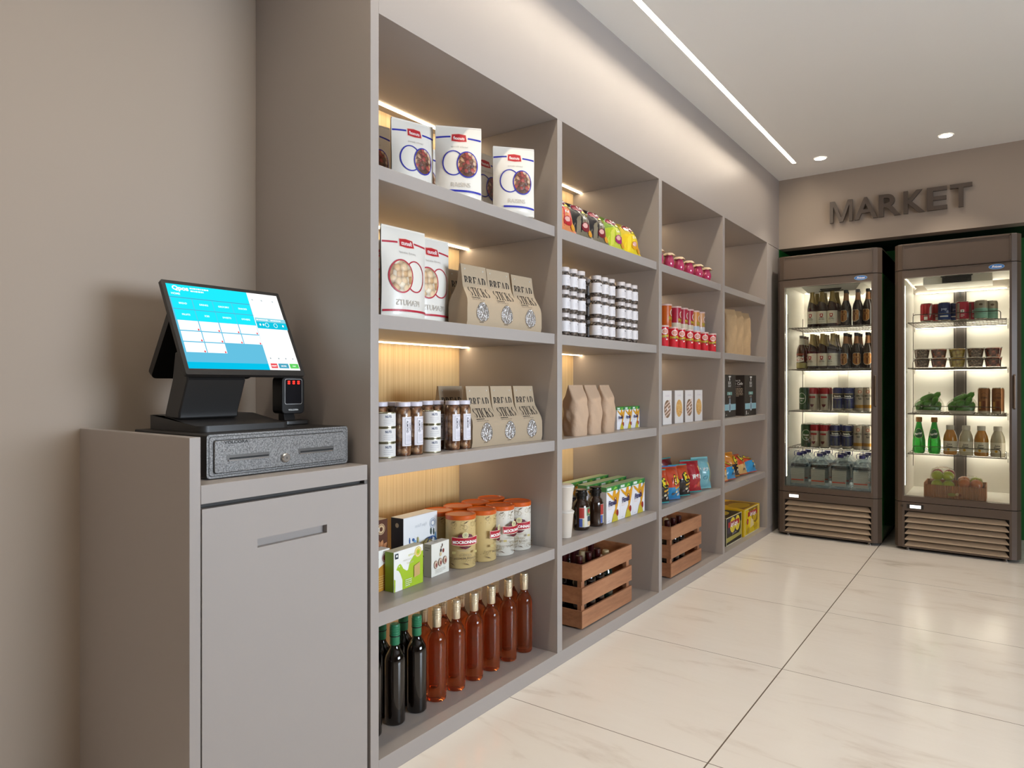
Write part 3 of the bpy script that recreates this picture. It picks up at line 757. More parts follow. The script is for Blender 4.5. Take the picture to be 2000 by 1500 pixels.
for i, x in enumerate((.490, .565, .640)):
    for k, y in enumerate((.095, .19)):
        putf(BB, 'black-capped amber-labelled beer bottle, top shelf of left fridge, %s, %s' % (('front row', 'row behind')[k], nth(i, 3)), x-(.012 if k else 0)*(i != 2), y, Z1, g1)
row = ('front row', 'middle row', 'back row')
for k, y in enumerate((.095, .175, .255)): putf(SB, 'red-and-olive labelled beer bottle at left end of second shelf, left fridge, %s' % row[k], .196, y, Z2, g2)
for i, x in enumerate((.270, .338, .405)):
    for k, y in enumerate((.095, .175, .255)): putf(WB, 'white-labelled gold-necked beer bottle, second shelf of left fridge, %s, %s' % (row[k], nth(i, 3)), x, y, Z2, g2)
for i, x in enumerate((.488, .556, .627)):
    for k, y in enumerate((.095, .175, .255)): putf(BB, 'black-capped amber-labelled beer bottle, second shelf of left fridge, %s, %s' % (row[k], nth(i, 3)), x, y, Z2, g2)
# tall cans
ALU = C('b9b2a8', .25, .9)
def tall_can(bands, art, rad=.033, H=.168):
    def mk():
        r = thing('drink_can', '', 'can')
        prof = [(.0001, 0, ALU), (rad-.006, 0, ALU), (rad, .008)]
        m = MB(); zs = [(.008)]
        pr = [(.0001, 0, ALU), (rad-.005, 0, ALU)]
        for z0, z1, mt in bands: pr += [(rad, max(z0, .007), mt), (rad, min(z1, H-.013), mt)]
        pr += [(rad-.004, H-.004, ALU), (rad-.004, H, ALU), (rad-.006, H, ALU), (rad-.0065, H-.003, ALU), (.0001, H-.003, ALU)]
        m.lathe(pr, ALU, 22); a = Art(); art(a); m.art(a, cyl(rad), du=.006, step=.0002); m.obj('can_body', r, ang=50)
        MB().box(-.010, .006, -.005, .005, H-.003, H-.0015, C('8c8780', .3, .9)).obj('pull_tab', r, smooth=False)
        return r
    return Kind(mk)
GRN, RED_, SIL, BLU, GLD = C('24421f', .3, .3), C('a01722', .3, .3), C('b8ac9c', .3, .5), C('232a63', .3, .3), C('b0802f', .3, .5)
def aG(a): a.ell(0, .088, .030, .040, C('d8d4c4', .4)); a.ell(0, .088, .027, .037, C('2f5427', .35)); a.text('Gosser', 0, .084, .016, W_, sx=.85, bold=.03); a.text('BIER', 0, .068, .009, W_, bold=.02)
def aR(a): a.text('KASOVICE', 0, .112, .0125, W_, sx=.8, bold=.02); a.rect(-.022, .092, .022, .104, C('a01722', .4)); a.poly([(-.014, .048), (.014, .048), (.010, .034), (0, .026), (-.010, .034)], C('5c1a1c', .4))
def aB(a):
    a.wave(-.04, .04, lambda u: .096+8*u*u*.4, .024, K_); a.text('Bavaria', 0, .100, .019, W_, sx=.85, bold=.03); a.wave(-.04, .04, lambda u: .090+3*u*u, .003, W_); a.wave(-.04, .04, lambda u: .122+0*u, .0025, C('d8c070', .4))
    a.rect(-.020, .020, -.004, .078, C('3b3f50', .3)); a.rect(.004, .020, .020, .078, C('3b3f50', .3))
def aA(a): a.ell(0, .138, .011, .011, C('b4472c', .4)); a.ell(0, .138, .007, .007, C('d8cab0', .4)); a.text('AMSTEL', 0, .104, .018, K_, sx=.85, bold=.01); a.text('%0', 0, .084, .017, K_, bold=.02)
CG = tall_can([(0, .168, GRN)], aG); CR = tall_can([(0, .120, SIL), (.120, .168, RED_)], aR)
CB = tall_can([(0, .022, SIL), (.022, .168, BLU)], aB); CA = tall_can([(0, .026, SIL), (.026, .048, GLD), (.048, .168, SIL)], aA)
for zi, z, fl in ((0, Z3, 'third shelf'), (1, Z4, 'fourth shelf')):
    gg = 'beer cans on the %s of the left fridge' % fl
    for K, x, nm in ((CG, .213+.012*zi, 'dark green can with round badge'), (CR, .279+.008*zi, 'red-topped silver beer can beside the green can'), (CR, .352, 'red-topped silver beer can next to the blue cans'),
                     (CB, .437-.018*zi, 'blue and silver beer can with white banner, left one'), (CB, .508-.012*zi, 'blue and silver beer can with white banner, right one'), (CA, .577-.010*zi, 'silver beer can with gold band, left one'), (CA, .645, 'silver beer can with gold band, right one')):
        for k, y in enumerate((.10, .19)):
            K.put('%s, %s of left fridge, %s' % (nm, fl, ('front', 'behind')[k]), (min(x+(.014*k if zi else 0), .629), FY+y, z), R90+random.uniform(-.35, .35), gg)
# water jugs
def halfclear():
    m, nt, b = nodes_mat('translucent_label'); b.inputs['Base Color'].default_value = lin('e4e4e0'); t = N(nt, 'ShaderNodeBsdfTransparent'); mx = N(nt, 'ShaderNodeMixShader', i_0=.5)
    nt.links.new(t.outputs[0], mx.inputs[1]); nt.links.new(b.outputs[0], mx.inputs[2]); nt.links.new(mx.outputs[0], nt.nodes['Material Output'].inputs[0]); return m
JLAB = halfclear()
def jug():
    r = thing('water_jug', '', 'water jug')
    prof = [(.0001, .0), (.050, 0), (.060, .006)]
    for i in range(10): z = .012+.0145*i; prof += [(.0620, z), (.0590, z+.007)]
    prof += [(.0615, .160), (.0575, .180), (.035, .215), (.020, .228), (.017, .236)]
    MB().lathe(prof, JUGM, 24, sq=5).obj('jug_body', r, ang=60)
    NV = C('2b2a78', .35)
    MB().lathe([(.0195, .226), (.0205, .230), (.0205, .246), (.018, .249), (.0001, .249)], NV, 18).obj('cap', r)
    m = MB().tube([(.008, -.026, .222), (.012, -.034, .228), (.014, -.034, .252), (.014, -.028, .258), (.014, .028, .258), (.014, .034, .252), (.012, .034, .228), (.008, .026, .222)], .0022, C('3a3b78', .4), 5); m.obj('carry_handle', r)
    a = Art(); a.rect(-.046, .030, .046, .140, JLAB); a.rect(-.044, .052, .040, .060, C('c9432e', .5)); a.lines(-.04, .120, .08, 3, .012, .004, C('b5b4b0', .5)); a.lines(-.04, .044, .05, 2, .007, .003, C('9a9894', .5)); a.ring(.034, .064, .006, .006, .0015, C('8e4a40', .5), 12)
    MB().art(a, flat(.0625), step=.0002).obj('label', r, smooth=False); 
    MB().lathe([(.0575, .150), (.0545, .172)], clear('jug_blue_band', '9fc4dc', .12), 24, sq=5).obj('water_level', r)
    return r
JG = Kind(jug)
for i, x in enumerate((.180, .316, .453, .590)):
    for k, y in enumerate((.115, .245, .375)):
        JG.put('clear water jug with navy cap, bottom of left fridge, %s, %s' % (row[k], nth(i, 4)), (x, FY+y, Z5), R90, 'water jugs in the bottom of the left fridge')
# soda cans
def soda(c1, c2, zsplit, art): return tall_can([(0, zsplit, c1), (zsplit, .12, c2)], art, .0360, .120)
def s1(a): a.rect(-.012, .012, .008, .032, W_); a.wave(.020, .034, lambda u: .02+2*(u-.02), .07, C('d8d0cc', .4)); a.lines(-.014, .045, .03, 2, .006, .002, W_)
def s2(a): a.text('pep', 0, .070, .022, C('aab4d8', .4), bold=.03); a.rect(-.024, .026, .024, .033, W_); a.rect(.014, .05, .026, .066, C('8a93b8', .4))
def s3(a): a.rect(-.036, .01, -.014, .108, C('a79a90', .4, .3)); a.rect(-.009, .046, .011, .066, W_); a.text('7', .001, .049, .018, K_, bold=.03); a.lines(-.008, .034, .02, 3, .007, .003, W_)
def s4(a): a.ell(0, .093, .010, .007, C('5a4636', .5)); a.rect(-.030, .058, .030, .0595, C('4d6b62', .5)); a.rect(-.030, .036, .030, .0375, C('4d6b62', .5)); a.text('SODA', 0, .044, .009, C('4d6b62', .5))
sodas = [(soda(C('a8121c', .3, .2), C('a8121c', .3, .2), .06, s1), 'plain red soda can', .973), (soda(C('23407c', .3, .2), C('1b2a5e', .3, .2), .06, s2), 'blue soda can', 1.072),
         (soda(C('b0203a', .3, .2), C('b0203a', .3, .2), .06, s3), 'pink-red soda can with white square logo', 1.170), (soda(C('7fae9c', .35, .1), C('9a9080', .3, .4), .070, s4), 'pale teal and silver can', 1.268)]
for K, nm, x in sodas:
    K.put('%s in front, top shelf of right fridge' % nm, (x, FY+.10, Z1), R90, 'soda cans on the top shelf of the right fridge')
    K.put('%s standing behind its twin, top shelf of right fridge' % nm, (x+.052, FY+.17, Z1), R90+.2, 'soda cans on the top shelf of the right fridge')
# fruit tubs
def tub(fill):
    def mk():
        r = thing('fruit_tub', '', 'tub')
        MB().lathe([(.036, .0), (.0455, .056), (.0475, .058), (.0475, .060), (.046, .060)], TUBM, 22, sq=5, cap=False).obj('clear_tub', r, ang=60)
        MB().lathe([(.0001, .001), (.0345, .001), (.0440, .052), (.036, .057), (.0001, .059)], fill, 22, sq=5).obj('filling', r, ang=60)
        return r
    return Kind(mk)
NUTF = speck('granola', ['8b6048', 'a87a60', '6b4434', 'bd9478'], 130, .5)
BERF = speck('red_berries', ['c8442c', 'd8603c', 'a83020', '7c2a1c', 'e07a50'], 70, .35)
YELF = speck('yellow_fruit', ['dcb430', 'e6c650', 'cc9a24'], 45, .35)
TN, TR, TY = tub(NUTF), tub(BERF), tub(YELF)
for i, (K, x, nm) in enumerate(((TN, .945, 'brown nut mix'), (TR, 1.040, 'red fruit'), (TY, 1.140, 'yellow fruit'), (TN, 1.238, 'brown nut mix'), (TR, 1.330, 'red fruit'))):
    for k in range(2):
        K.put('tub of %s, second shelf of right fridge, %s, %s in pair' % (nm, nth(i, 5), ('lower', 'upper')[k]), (x, FY+.11, Z2+.0015+.0605*k), R90+.15, 'stacked fruit tubs on the second shelf of the right fridge')
# cucumber packs
def pack_tray():
    r = thing('vegetable_pack', '', 'food pack')
    m = MB().lathe([(.0001, 0), (.060, 0), (.072, .020), (.074, .020), (.062, .0), ], C('c9c2b4', .5), 24, sq=4); m.obj('tray', r, ang=50)
    m = MB().grid(lambda u, v: (.076*math.cos(2*PI*u)*(1-v**3)*(1+.05*math.sin(9*u*6)), .088*math.sin(2*PI*u)*(1-v**3)*(1+.05*math.cos(44*u)), .012+.118*v+.01*math.sin(2*PI*u)*v), 26, 7, FILM); m.obj('film', r)
    return r
PKV = Kind(pack_tray)
def cuke():
    r = thing('cucumber', '', 'cucumber'); G = C('4f8f2e', .35, bump=.3, bscale=200)
    m = MB(); pts = []
    prof = [(.0001, -.045), (.008, -.043), (.0155, -.034), (.0185, -.01), (.018, .018), (.0145, .034), (.006, .043), (.0001, .045)]
    m.lathe(prof, G, 12); m.obj('skin', r); MB().lathe([(.0035, .043), (.0025, .050)], C('7d8a3a', .6), 6).obj('stem', r); return r
CK = Kind(cuke)
rnd = random.Random(3)
for p, (cx, nm) in enumerate(((.982, 'left'), (1.165, 'right'))):
    PKV.put('%s film-wrapped tray of small green cucumbers, third shelf of right fridge' % nm, (cx, FY+.125, Z3+.001), R90, 'wrapped trays of cucumbers')
    CKP = [(-.050, .0, .028, 70, 0), (-.020, .015, .030, 50, 40), (.015, -.01, .028, 80, 90), (.048, .0, .034, 35, 20), (-.035, .0, .058, 60, 70), (.0, .0, .062, 75, 160), (.03, .0, .066, 40, 30), (-.005, .0, .092, 65, 110), (.034, .01, .096, 50, 50)]
    wh = ['far left bottom', 'left bottom', 'middle bottom', 'right bottom', 'left middle layer', 'centre', 'right middle layer', 'top left', 'top right']
    for (dx, dy, dz, t, yaw), w_ in zip(CKP, wh):
        CK.put('small green cucumber in the %s cucumber tray, %s' % (nm, w_), (cx+dx*1.12, FY+.115+dy, Z3+dz*1.12), math.radians(yaw), 'cucumbers in the right fridge', tilt=(math.radians(t), 0))
def aK(a): a.ring(0, .120, .016, .016, .002, C('5a2a18', .4), 20, 0, PI); a.text('STEIN', 0, .100, .015, C('3a1a10', .4), sx=.9, bold=.02); a.rect(-.008, .03, .008, .085, C('6e3418', .35, .3)); a.rect(-.028, .035, -.016, .08, C('d0a050', .35, .4))
CKN = tall_can([(0, .022, SIL), (.022, .168, C('8a5a34', .3, .45))], aK)
for i, x in enumerate((1.284, 1.356)): CKN.put('brown copper drink can, third shelf of right fridge, %s of the two' % ('left', 'right')[i], (x, FY+.10, Z3), R90, 'brown cans on the third shelf of the right fridge')
# green glass bottles
GG = C('2f9a3a', .05, trans=.75, ior=1.33)
def green_bottle():
    r = thing('mineral_water_bottle', '', 'bottle')
    MB().lathe([(.0001, 0), (.028, 0), (.034, .008), (.0375, .045), (.0365, .085), (.029, .130), (.020, .170), (.0145, .200), (.0135, .225), (.0001, .225)], GG, 24).obj('bottle_glass', r, ang=60)
    MB().lathe([(.0175, .205), (.0180, .207), (.0180, .232), (.016, .236), (.0001, .236)], C('9a6a38', .35, .5), 18).obj('cap', r)
    def fn(u, v, n):
        pr = [(.045, .0378), (.085, .0368), (.130, .0293), (.170, .0203), (.2, .015)]; R = .0378
        for (za, ra), (zb, rb) in zip(pr, pr[1:]):
            if za <= v <= zb: R = ra+(rb-ra)*(v-za)/(zb-za)
        return ((R+n)*math.cos(u/.033), (R+n)*math.sin(u/.033), v)
    a = Art(); a.ell(0, .130, .030, .032, C('c9b57a', .4)); a.ell(0, .130, .028, .030, C('1f5a34', .4)); a.text('Perrier', 0, .122, .021, W_, sx=.85, bold=.03, rot=14)
    MB().art(a, fn, du=.006, dv=.015, step=.0003).obj('neck_label', r); return r
GBK = Kind(green_bottle)
for i, x in enumerate((.930, 1.016)): GBK.put('green glass water bottle with copper cap, fourth shelf of right fridge, %s of the two' % ('left', 'right')[i], (x, FY+.10, Z4), R90, 'green water bottles in the right fridge')
def juice(h):
    def mk():
        r = thing('juice_bottle', '', 'bottle')
        prof = [(.0001, 0), (.034, 0), (.0385, .006), (.0385, .100), (.0345, .125), (.023, .155), (.019, .162)]
        MB().lathe(prof, C(h, .18, 0, .6), 24).obj('bottle_body', r, ang=60)
        MB().lathe([(.0215, .160), (.0225, .163), (.0225, .186), (.0205, .189), (.0001, .189)], C('c9c0b4', .5), 20).obj('cap', r)
        m = MB().lathe([(.0387, .024), (.0388, .025), (.0388, .087), (.0387, .088)], C('d6cbb8', .55), 24)
        a = Art(); a.text('Juice', -.002, .064, .0150, K_, sx=.95, bold=.02, shear=.2); a.text('Water', -.004, .049, .0150, K_, sx=.95, bold=.02, shear=.2); a.ell(-.008, .034, .008, .008, C('c8982c', .5), 12)
        m.art(a, cyl(.0389), du=.006, step=.0002); m.obj('label', r); return r
    return Kind(mk)
JO, JW = juice('b97b2c'), juice('b5aa93')
for K, x, nm, i in ((JO, 1.104, 'orange juice', 'left'), (JW, 1.190, 'pale cream juice', 'left'), (JO, 1.270, 'orange juice', 'right'), (JW, 1.355, 'pale cream juice', 'right')):
    K.put('%s bottle with white cap, fourth shelf of right fridge, %s of its two' % (nm, i), (x, FY+.10, Z4), R90, 'juice bottles on the fourth shelf of the right fridge')
# fruit tray
ft = thing('cardboard_tray', 'corrugated cardboard fruit tray in the bottom of the right fridge', 'tray', (1.128, FY+.065, Z5))
m = MB(); KR = C('b27a52', .75); KD = C('8c5a3a', .8); w2 = .168
def corr(u, v): return (-w2+2*w2*u, (.0025*math.sin(u*2*PI*36)), .001+.088*v)
m.grid(corr, 288, 1, KR); m.box(-w2, w2, .003, .006, .001, .089, KD)
m.obj('front_panel', ft, ang=80)
MB().box(-w2, -w2+.004, .003, .24, .001, .100, KR).box(w2-.004, w2, .003, .24, .001, .100, KR).box(-w2, w2, .236, .24, .001, .100, KR).box(-w2, w2, .003, .24, .0005, .004, KR).obj('tray_body', ft, smooth=False)
a = Art(); a.ell(-.014, .034, .022, .011, C('98904a', .6)); a.ell(.016, .038, .010, .010, C('c9b080', .6)); a.ell(.030, .034, .007, .009, C('7a3a22', .6))
MB().art(a, lambda u, v, n: (u, -.0026-n, v), step=.0003).obj('printed_picture', ft, smooth=False)
def fruit(h, rad, nm, cat):
    def mk():
        r = thing(nm, '', cat)
        prof = [(.0001, rad*.16)]+[(rad*math.sin(PI*t/14)*(1.0+.05*math.cos(PI*t/14*1)), rad*1.0-rad*math.cos(PI*t/14)*.92) for t in range(1, 14)]+[(.0001, rad*1.78)]
        MB().lathe(prof, C(h, .3, 0, .2, bump=.12, bscale=30), 18).obj('skin', r, ang=80); MB().tube([(0, 0, rad*1.75), (.002, 0, rad*2.05)], .0014, C('4a3418', .7), 5).obj('stem', r)
        return r
    return Kind(mk)
AG, AR, PE = fruit('a8b020', .0345, 'green_apple', 'apple'), fruit('9c1c1c', .033, 'red_apple', 'apple'), fruit('c06a34', .0345, 'peach', 'peach')
fg = 'fruit in the cardboard tray'
for i, (x, z, w_) in enumerate(((-.098, .052, 'lower left'), (-.034, .052, 'lower right'), (-.096, .112, 'upper left'), (-.036, .112, 'upper right'))):
    AG.put('green apple in the wrapped pack in the cardboard tray, %s' % w_, (1.128+x, FY+.115, Z5+z), 0, fg)
for i, x in enumerate((-.098, -.034)): AR.put('red apple behind the green apples in the cardboard tray, %s one' % ('left', 'right')[i], (1.128+x, FY+.195, Z5+.118), 0, fg)
for i, (x, y) in enumerate(((.050, .115), (.116, .115), (.046, .190))): PE.put('orange-red peach in the cardboard tray, %s' % ('front left', 'front right', 'back left')[i], (1.128+x, FY+y, Z5+.070+.008*(y > .15)), 0, fg)
AG.put('single green apple behind the peaches in the cardboard tray', (1.128+.112, FY+.190, Z5+.078), 0, fg)
def wrap():
    r = thing('fruit_wrap', '', 'food pack')
    MB().lathe([(.070, .0), (.072, .03), (.071, .11), (.062, .155), (.02, .175), (.0001, .175)], FILM, 22, sq=4).obj('film', r, ang=80); return r
FWK = Kind(wrap)
FWK.put('clear film wrap around the green apples', (1.128-.066, FY+.132, Z5+.030), 0, 'film wraps in the fruit tray')
o = FWK.put('clear film wrap around the peaches', (1.128+.083, FY+.132, Z5+.012), 0, 'film wraps in the fruit tray'); o.scale = (1, 1, .82)
# ================================================= GOODS ON THE SHELVES
L1, L2, L3, L4, L5 = 1.6995, 1.2845, .8725, .4555, .0535
# ---- high-contrast serif capitals drawn from stems, hairlines and bowls (unit height)
def serif_word(A, word, u, v, size, mat, sx=.62, gap=.10):
    TK, HR = .22, .085; polys = []; x = 0
    def R(a, b, c, d): return [(a, b), (c, b), (c, d), (a, d)]
    def bowl(cx, cy, rx, ry, side=1, n=10, a0=-90, a1=90):
        out = []
        for i in range(n):
            q = []
            for t, k in ((i, 0), (i+1, 0), (i+1, 1), (i, 1)):
                an = math.radians(a0+(a1-a0)*t/n); th = HR+(TK-HR)*abs(math.cos(an))
                q.append((cx+side*(rx-k*th)*math.cos(an), cy+(ry-k*HR)*math.sin(an)))
            out.append(q)
        return out
    def stem(a): return [R(a, 0, a+TK, 1), R(a-.08, 0, a+TK+.08, HR), R(a-.08, 1-HR, a+TK+.08, 1)]
    for ch in word:
        g = []; w_ = .75
        if ch in 'BRPD':
            g += stem(.08)
            if ch == 'D': g += bowl(.30, .5, .48, .5)+[R(.2, 0, .32, HR), R(.2, 1-HR, .32, 1)]; w_ = .84
            else:
                g += bowl(.34, .76, .34, .24)+[R(.2, 1-HR, .36, 1), R(.2, .50, .36, .50+HR)]
                if ch == 'B': g += bowl(.36, .26, .38, .26)+[R(.2, 0, .38, HR)]; w_ = .80
                else: g += [[(.34, .52), (.52, .52), (.84, 0), (.62, 0)]]; w_ = .88
        elif ch == 'E': g += stem(.08)+[R(.2, 0, .70, HR), R(.2, 1-HR, .68, 1), R(.2, .48, .55, .52), R(.62, 0, .72, .26), R(.60, .76, .70, 1)]; w_ = .76
        elif ch == 'A': g += [[(.34, 1), (.48, 1), (.86, 0), (.62, 0)], [(.36, .98), (.42, .92), (.13, 0), (.07, 0)], R(.2, .28, .6, .32), R(.0, 0, .24, HR), R(.54, 0, .92, HR)]; w_ = .94
        elif ch == 'T': g += [R(.28, 0, .28+TK, 1), R(.02, 1-HR, .74, 1), R(.02, .74, .09, 1), R(.67, .74, .74, 1), R(.2, 0, .56, HR)]; w_ = .76
        elif ch == 'I': g += stem(.08); w_ = .38
        elif ch == 'C': g += bowl(.46, .5, .46, .5, -1, 14, -100, 100)+[R(.66, .72, .70, 1)]; w_ = .76
        elif ch == 'K': g += stem(.08)+[[(.26, .40), (.30, .36), (.74, 1), (.68, 1)], [(.36, .56), (.54, .66), (.86, 0), (.62, 0)], R(.56, 0, .92, HR)]; w_ = .92
        elif ch == 'S': g += bowl(.36, .75, .30, .25, -1, 10, -80, 95)+bowl(.34, .25, .32, .25, 1, 10, -95, 80)+[[(.10, .70), (.22, .58), (.60, .28), (.50, .44)], [(.08, .72), (.30, .62), (.62, .34), (.40, .42)], R(.58, .74, .62, .98), R(.06, .02, .10, .26)]; w_ = .70
        elif ch == 'N': g += [R(.10, 0, .145, 1), [(.06, 1), (.28, 1), (.74, 0), (.66, 0)], R(.66, 0, .705, 1), R(.02, 0, .24, HR), R(.56, 1-HR, .82, 1)]; w_ = .84
        polys += [[(x+a, b) for a, b in p] for p in g]; x += w_+gap-.06
    x -= gap
    return A._p(mat, [[(u+(a-x/2)*size*sx, v+b*size) for a, b in p] for p in polys])

RAIS = speck('raisin_mix', ['96603f', 'd0a27c', '6a4030', 'd9bb9e', 'a84a40', '7a5238', 'b98050'], 85, .35, .3)
PEAN = speck('peanut_mix', ['cfa778', 'e2c49c', 'b98c5c', 'ecdcc0', 'd8b080'], 48, .45, .1, .5)
FOIL = C('e4ded4', .36, 0, .15)
def pouch_surface(W, H, T):
    def fv(v):
        if v < .05: return .55+.45*(v/.05)
        if v < .55: return 1
        return max(.03, 1-((v-.55)/.43)**1.3) if v < .98 else .03
    def th(u, vz): return .003+T/2*fv(min(1, max(0, vz/H)))*max(0, 1-abs(2*u/W)**2.6)
    def hw(v): return W/2*(1-.018*math.sin(PI*min(1, v*1.2))**2)
    return th, hw
def nut_pouch(W, H, T, ink, nuts, word, mirror):
    def mk():
        r = thing('nut_pouch', '', 'pouch'); th, hw = pouch_surface(W, H, T)
        INK = C(ink, .4); m = MB()
        for s in (1, -1): m.grid(lambda u, v: (s*(th((u-.5)*2*hw(v), v*H)-.0028*(v > .97)), (u-.5)*2*hw(v), v*H), 18, 26, FOIL)
        m.box(-.003, .003, -W/2+.001, W/2-.001, H-.004, H+.001, FOIL); m.box(-T*.26, T*.26, -W/2+.004, W/2-.004, .0, .004, FOIL)
        m.obj('pouch_body', r, ang=70)
        k = W/.155; a = Art(); vz = lambda t: H*t
        zt = vz(.835)
        a.wave(-W/2+.002, -.028*k, lambda u: zt+.004*math.sin((u+.05)*20), .0060, INK, 6); a.wave(.030*k, W/2-.002, lambda u: zt-.002-.006*max(0, u*20-.6)/1.0*.5, .0060, INK, 6)
        RD = C('b8242c', .4); a.poly([(-.0265*k, zt-.012), (0, zt-.0145), (.0265*k, zt-.012), (.0245*k, zt+.014), (0, zt+.017), (-.0245*k, zt+.014)], C('e6b8a8', .4)); a.poly([(-.025*k, zt-.0105), (0, zt-.013), (.025*k, zt-.0105), (.023*k, zt+.0125), (0, zt+.0155), (-.023*k, zt+.0125)], RD)
        a.text('flexnuts', 0, zt-.0055, .0165*k, W_, sx=.72, bold=.015); a.text('specially selected', 0, zt-.034, .0095*k, C('b9b2aa', .6), sx=.85, shear=.4)
        cz = vz(.475); rr_ = .036*k
        a.ring(-.020*k, cz+.003, rr_, rr_*1.18, .0038, INK); a.ell(.027*k, cz, rr_*1.02, rr_*1.24, INK, 32); a.ell(.027*k, cz, rr_*.92, rr_*1.13, nuts, 32)
        if mirror: pass
        a.text(word, .005, vz(.17), .021*k, C('c2b9ae', .6), sx=.9)
        a.wave(-W/2+(.002 if mirror else .035), W/2-.002, lambda u: vz(.105)-(.35*u*u if u > 0 else .04*u*u), .0065, INK, 14)
        if mirror: a.mirror()
        m = MB().art(a, lambda u, v, n: (th(u, v)+n, u*(1 if abs(u) < W/2*.98 else .98), v), du=.008, dv=.012, step=.00025); m.obj('print', r, ang=70)
        return r
    return Kind(mk)
RP = nut_pouch(.155, .250, .052, '2b2fa0', RAIS, 'RAISINS', False)
PP = nut_pouch(.184, .295, .060, 'b3283a', PEAN, 'PEANUTS', True)
def yawd(nx, ny): return math.atan2(ny, nx)
def YW(d): return math.radians(d)
gp = 'raisin pouches on the top shelf'
RP.put('white raisin pouch turned toward camera, rightmost on the top shelf of nearest bay', (-.056, 2.018, L1), YW(50-90), gp)
RP.put('white raisin pouch turned toward camera, middle of top shelf, tallest in view', (-.088, 1.747, L1), YW(48-90), gp)
RP.put('white raisin pouch left of the middle one on the top shelf, nearest bay', (-.182, 1.624, L1), YW(73-90), gp)
RP.put('white raisin pouch half cut off by the left shelf panel, top shelf', (-.300, 1.545, L1), YW(77-90), gp)
RP.put('white raisin pouch peeking between the two left pouches at back of top shelf', (-.315, 1.80, L1), YW(80-90), gp)
RP.put('white raisin pouch half hidden behind the middle one, top shelf nearest bay', (-.185, 2.00, L1), YW(82-90), gp)
gp = 'peanut pouches on the second shelf'
PP.put('tall white peanut pouch with red print, frontmost on second shelf of nearest bay', (-.146, 1.546, L2), YW(-3), gp)
PP.put('tall white peanut pouch partly hidden behind the frontmost peanut pouch', (-.176, 1.697, L2), YW(-3), gp)
PP.put('tall white peanut pouch behind the others at the left panel', (-.33, 1.62, L2), YW(-3), gp)

# ---- bread stick bags
KRAFT = C('a8957c', .7, bump=.10, bscale=25)
def wrinkfoil():
    m, nt, b = nodes_mat('wrinkled_silver_film'); tc = N(nt, 'ShaderNodeTexCoord'); mp = N(nt, 'ShaderNodeMapping'); mp.inputs['Scale'].default_value = (1, 3.5, 1); mp.inputs['Rotation'].default_value = (.5, 0, 0)
    n = N(nt, 'ShaderNodeTexNoise', i_Scale=45.0, i_Detail=2.0); nt.links.new(tc.outputs['Object'], mp.inputs[0]); nt.links.new(mp.outputs[0], n.inputs['Vector'])
    bm = N(nt, 'ShaderNodeBump', i_Strength=.9, i_Distance=.02); nt.links.new(n.outputs['Fac'], bm.inputs['Height']); nt.links.new(bm.outputs[0], b.inputs['Normal'])
    b.inputs['Base Color'].default_value = lin('c4bfbc'); b.inputs['Metallic'].default_value = .85; b.inputs['Roughness'].default_value = .22; return m
WFOIL = wrinkfoil()
def bread_bag():
    r = thing('bread_stick_bag', '', 'bag'); H = .210
    def xf(z):
        t = z/H
        if t < .08: return .040+.004*(t/.08)
        if t < .36: return .044
        if t < .72: s_ = (t-.36)/.36; s_ = s_*s_*(3-2*s_); return .044+(.012-.044)*s_
        return .012-.009*(t-.72)/.28
    hw = lambda z: .0715-.0095*min(1, max(0, z/H-.3)/.45)
    zs = [0, .004, .017, .035, .055, .075, .09, .105, .12, .135, .15, .17, .19, .209, H]
    m = MB(); v = []; f = []
    for z in zs: x = xf(z); w_ = hw(z); v += [(x, -w_, z), (x, w_, z), (-x, w_, z), (-x, -w_, z)]
    for k in range(len(zs)-1):
        for i in range(4): f.append((k*4+i, k*4+(i+1) % 4, k*4+4+(i+1) % 4, k*4+4+i))
    f += [(3, 2, 1, 0), tuple(4*(len(zs)-1)+i for i in range(4))]
    m.add(v, f, KRAFT); m.obj('bag_body', r, ang=40)
    KT = C('2a2420', .6); a = Art(); serif_word(a, 'BREAD', 0, .138, .0315, KT, .78, .09); serif_word(a, 'STICKS', .003, .101, .0315, KT, .74, .09)
    a.lines(-.045, .0945, .06, 1, .01, .0028, KT); a.lines(-.045, .089, .09, 1, .01, .0015, C('6b5c4c', .6)); a.lines(-.012, .013, .030, 1, .01, .0022, C('5a4c40', .6))
    MB().art(a, lambda u, v_, n: (xf(v_)+n, u, v_), dv=.008, step=.0003).obj('print', r, smooth=False)
    P = [(.0300*math.sin(2*PI*i/28)*(1-.20*math.cos(2*PI*i/28)), .050+.032*math.cos(2*PI*i/28)) for i in range(28)]
    a = Art(); a.poly([(x*1.06+.004, .05+(z-.05)*1.06) for x, z in P], C('7b6a55', .6)); a.poly([(x+.004, z) for x, z in P], WFOIL)
    MB().art(a, lambda u, v_, n: (xf(v_)+n, u, v_), dv=.008, step=.0005).obj('window_film', r, smooth=False)
    for y in (-.045, .045):
        m = MB().lathe([(.0032, 0), (.0026, .0016), (.0001, .002)], C('e8e2d6', .15, .4), 10); o = m.obj('rivet', r); o.rotation_euler = (0, PI/2, 0); o.location = (.0052, y, .194)
    return r
BS = Kind(bread_bag); gp = 'bread stick bags in the nearest bay'
for x, y, lab in ((-.080, 1.812, 'left of the front three'), (-.076, 1.945, 'middle of the front three'), (-.080, 2.098, 'right of the front three'), (-.185, 1.868, 'standing behind, beside the peanut pouches')):
    BS.put('kraft bread stick bag, second shelf of nearest bay, %s' % lab, (x, y, L2), YW(-4), gp)
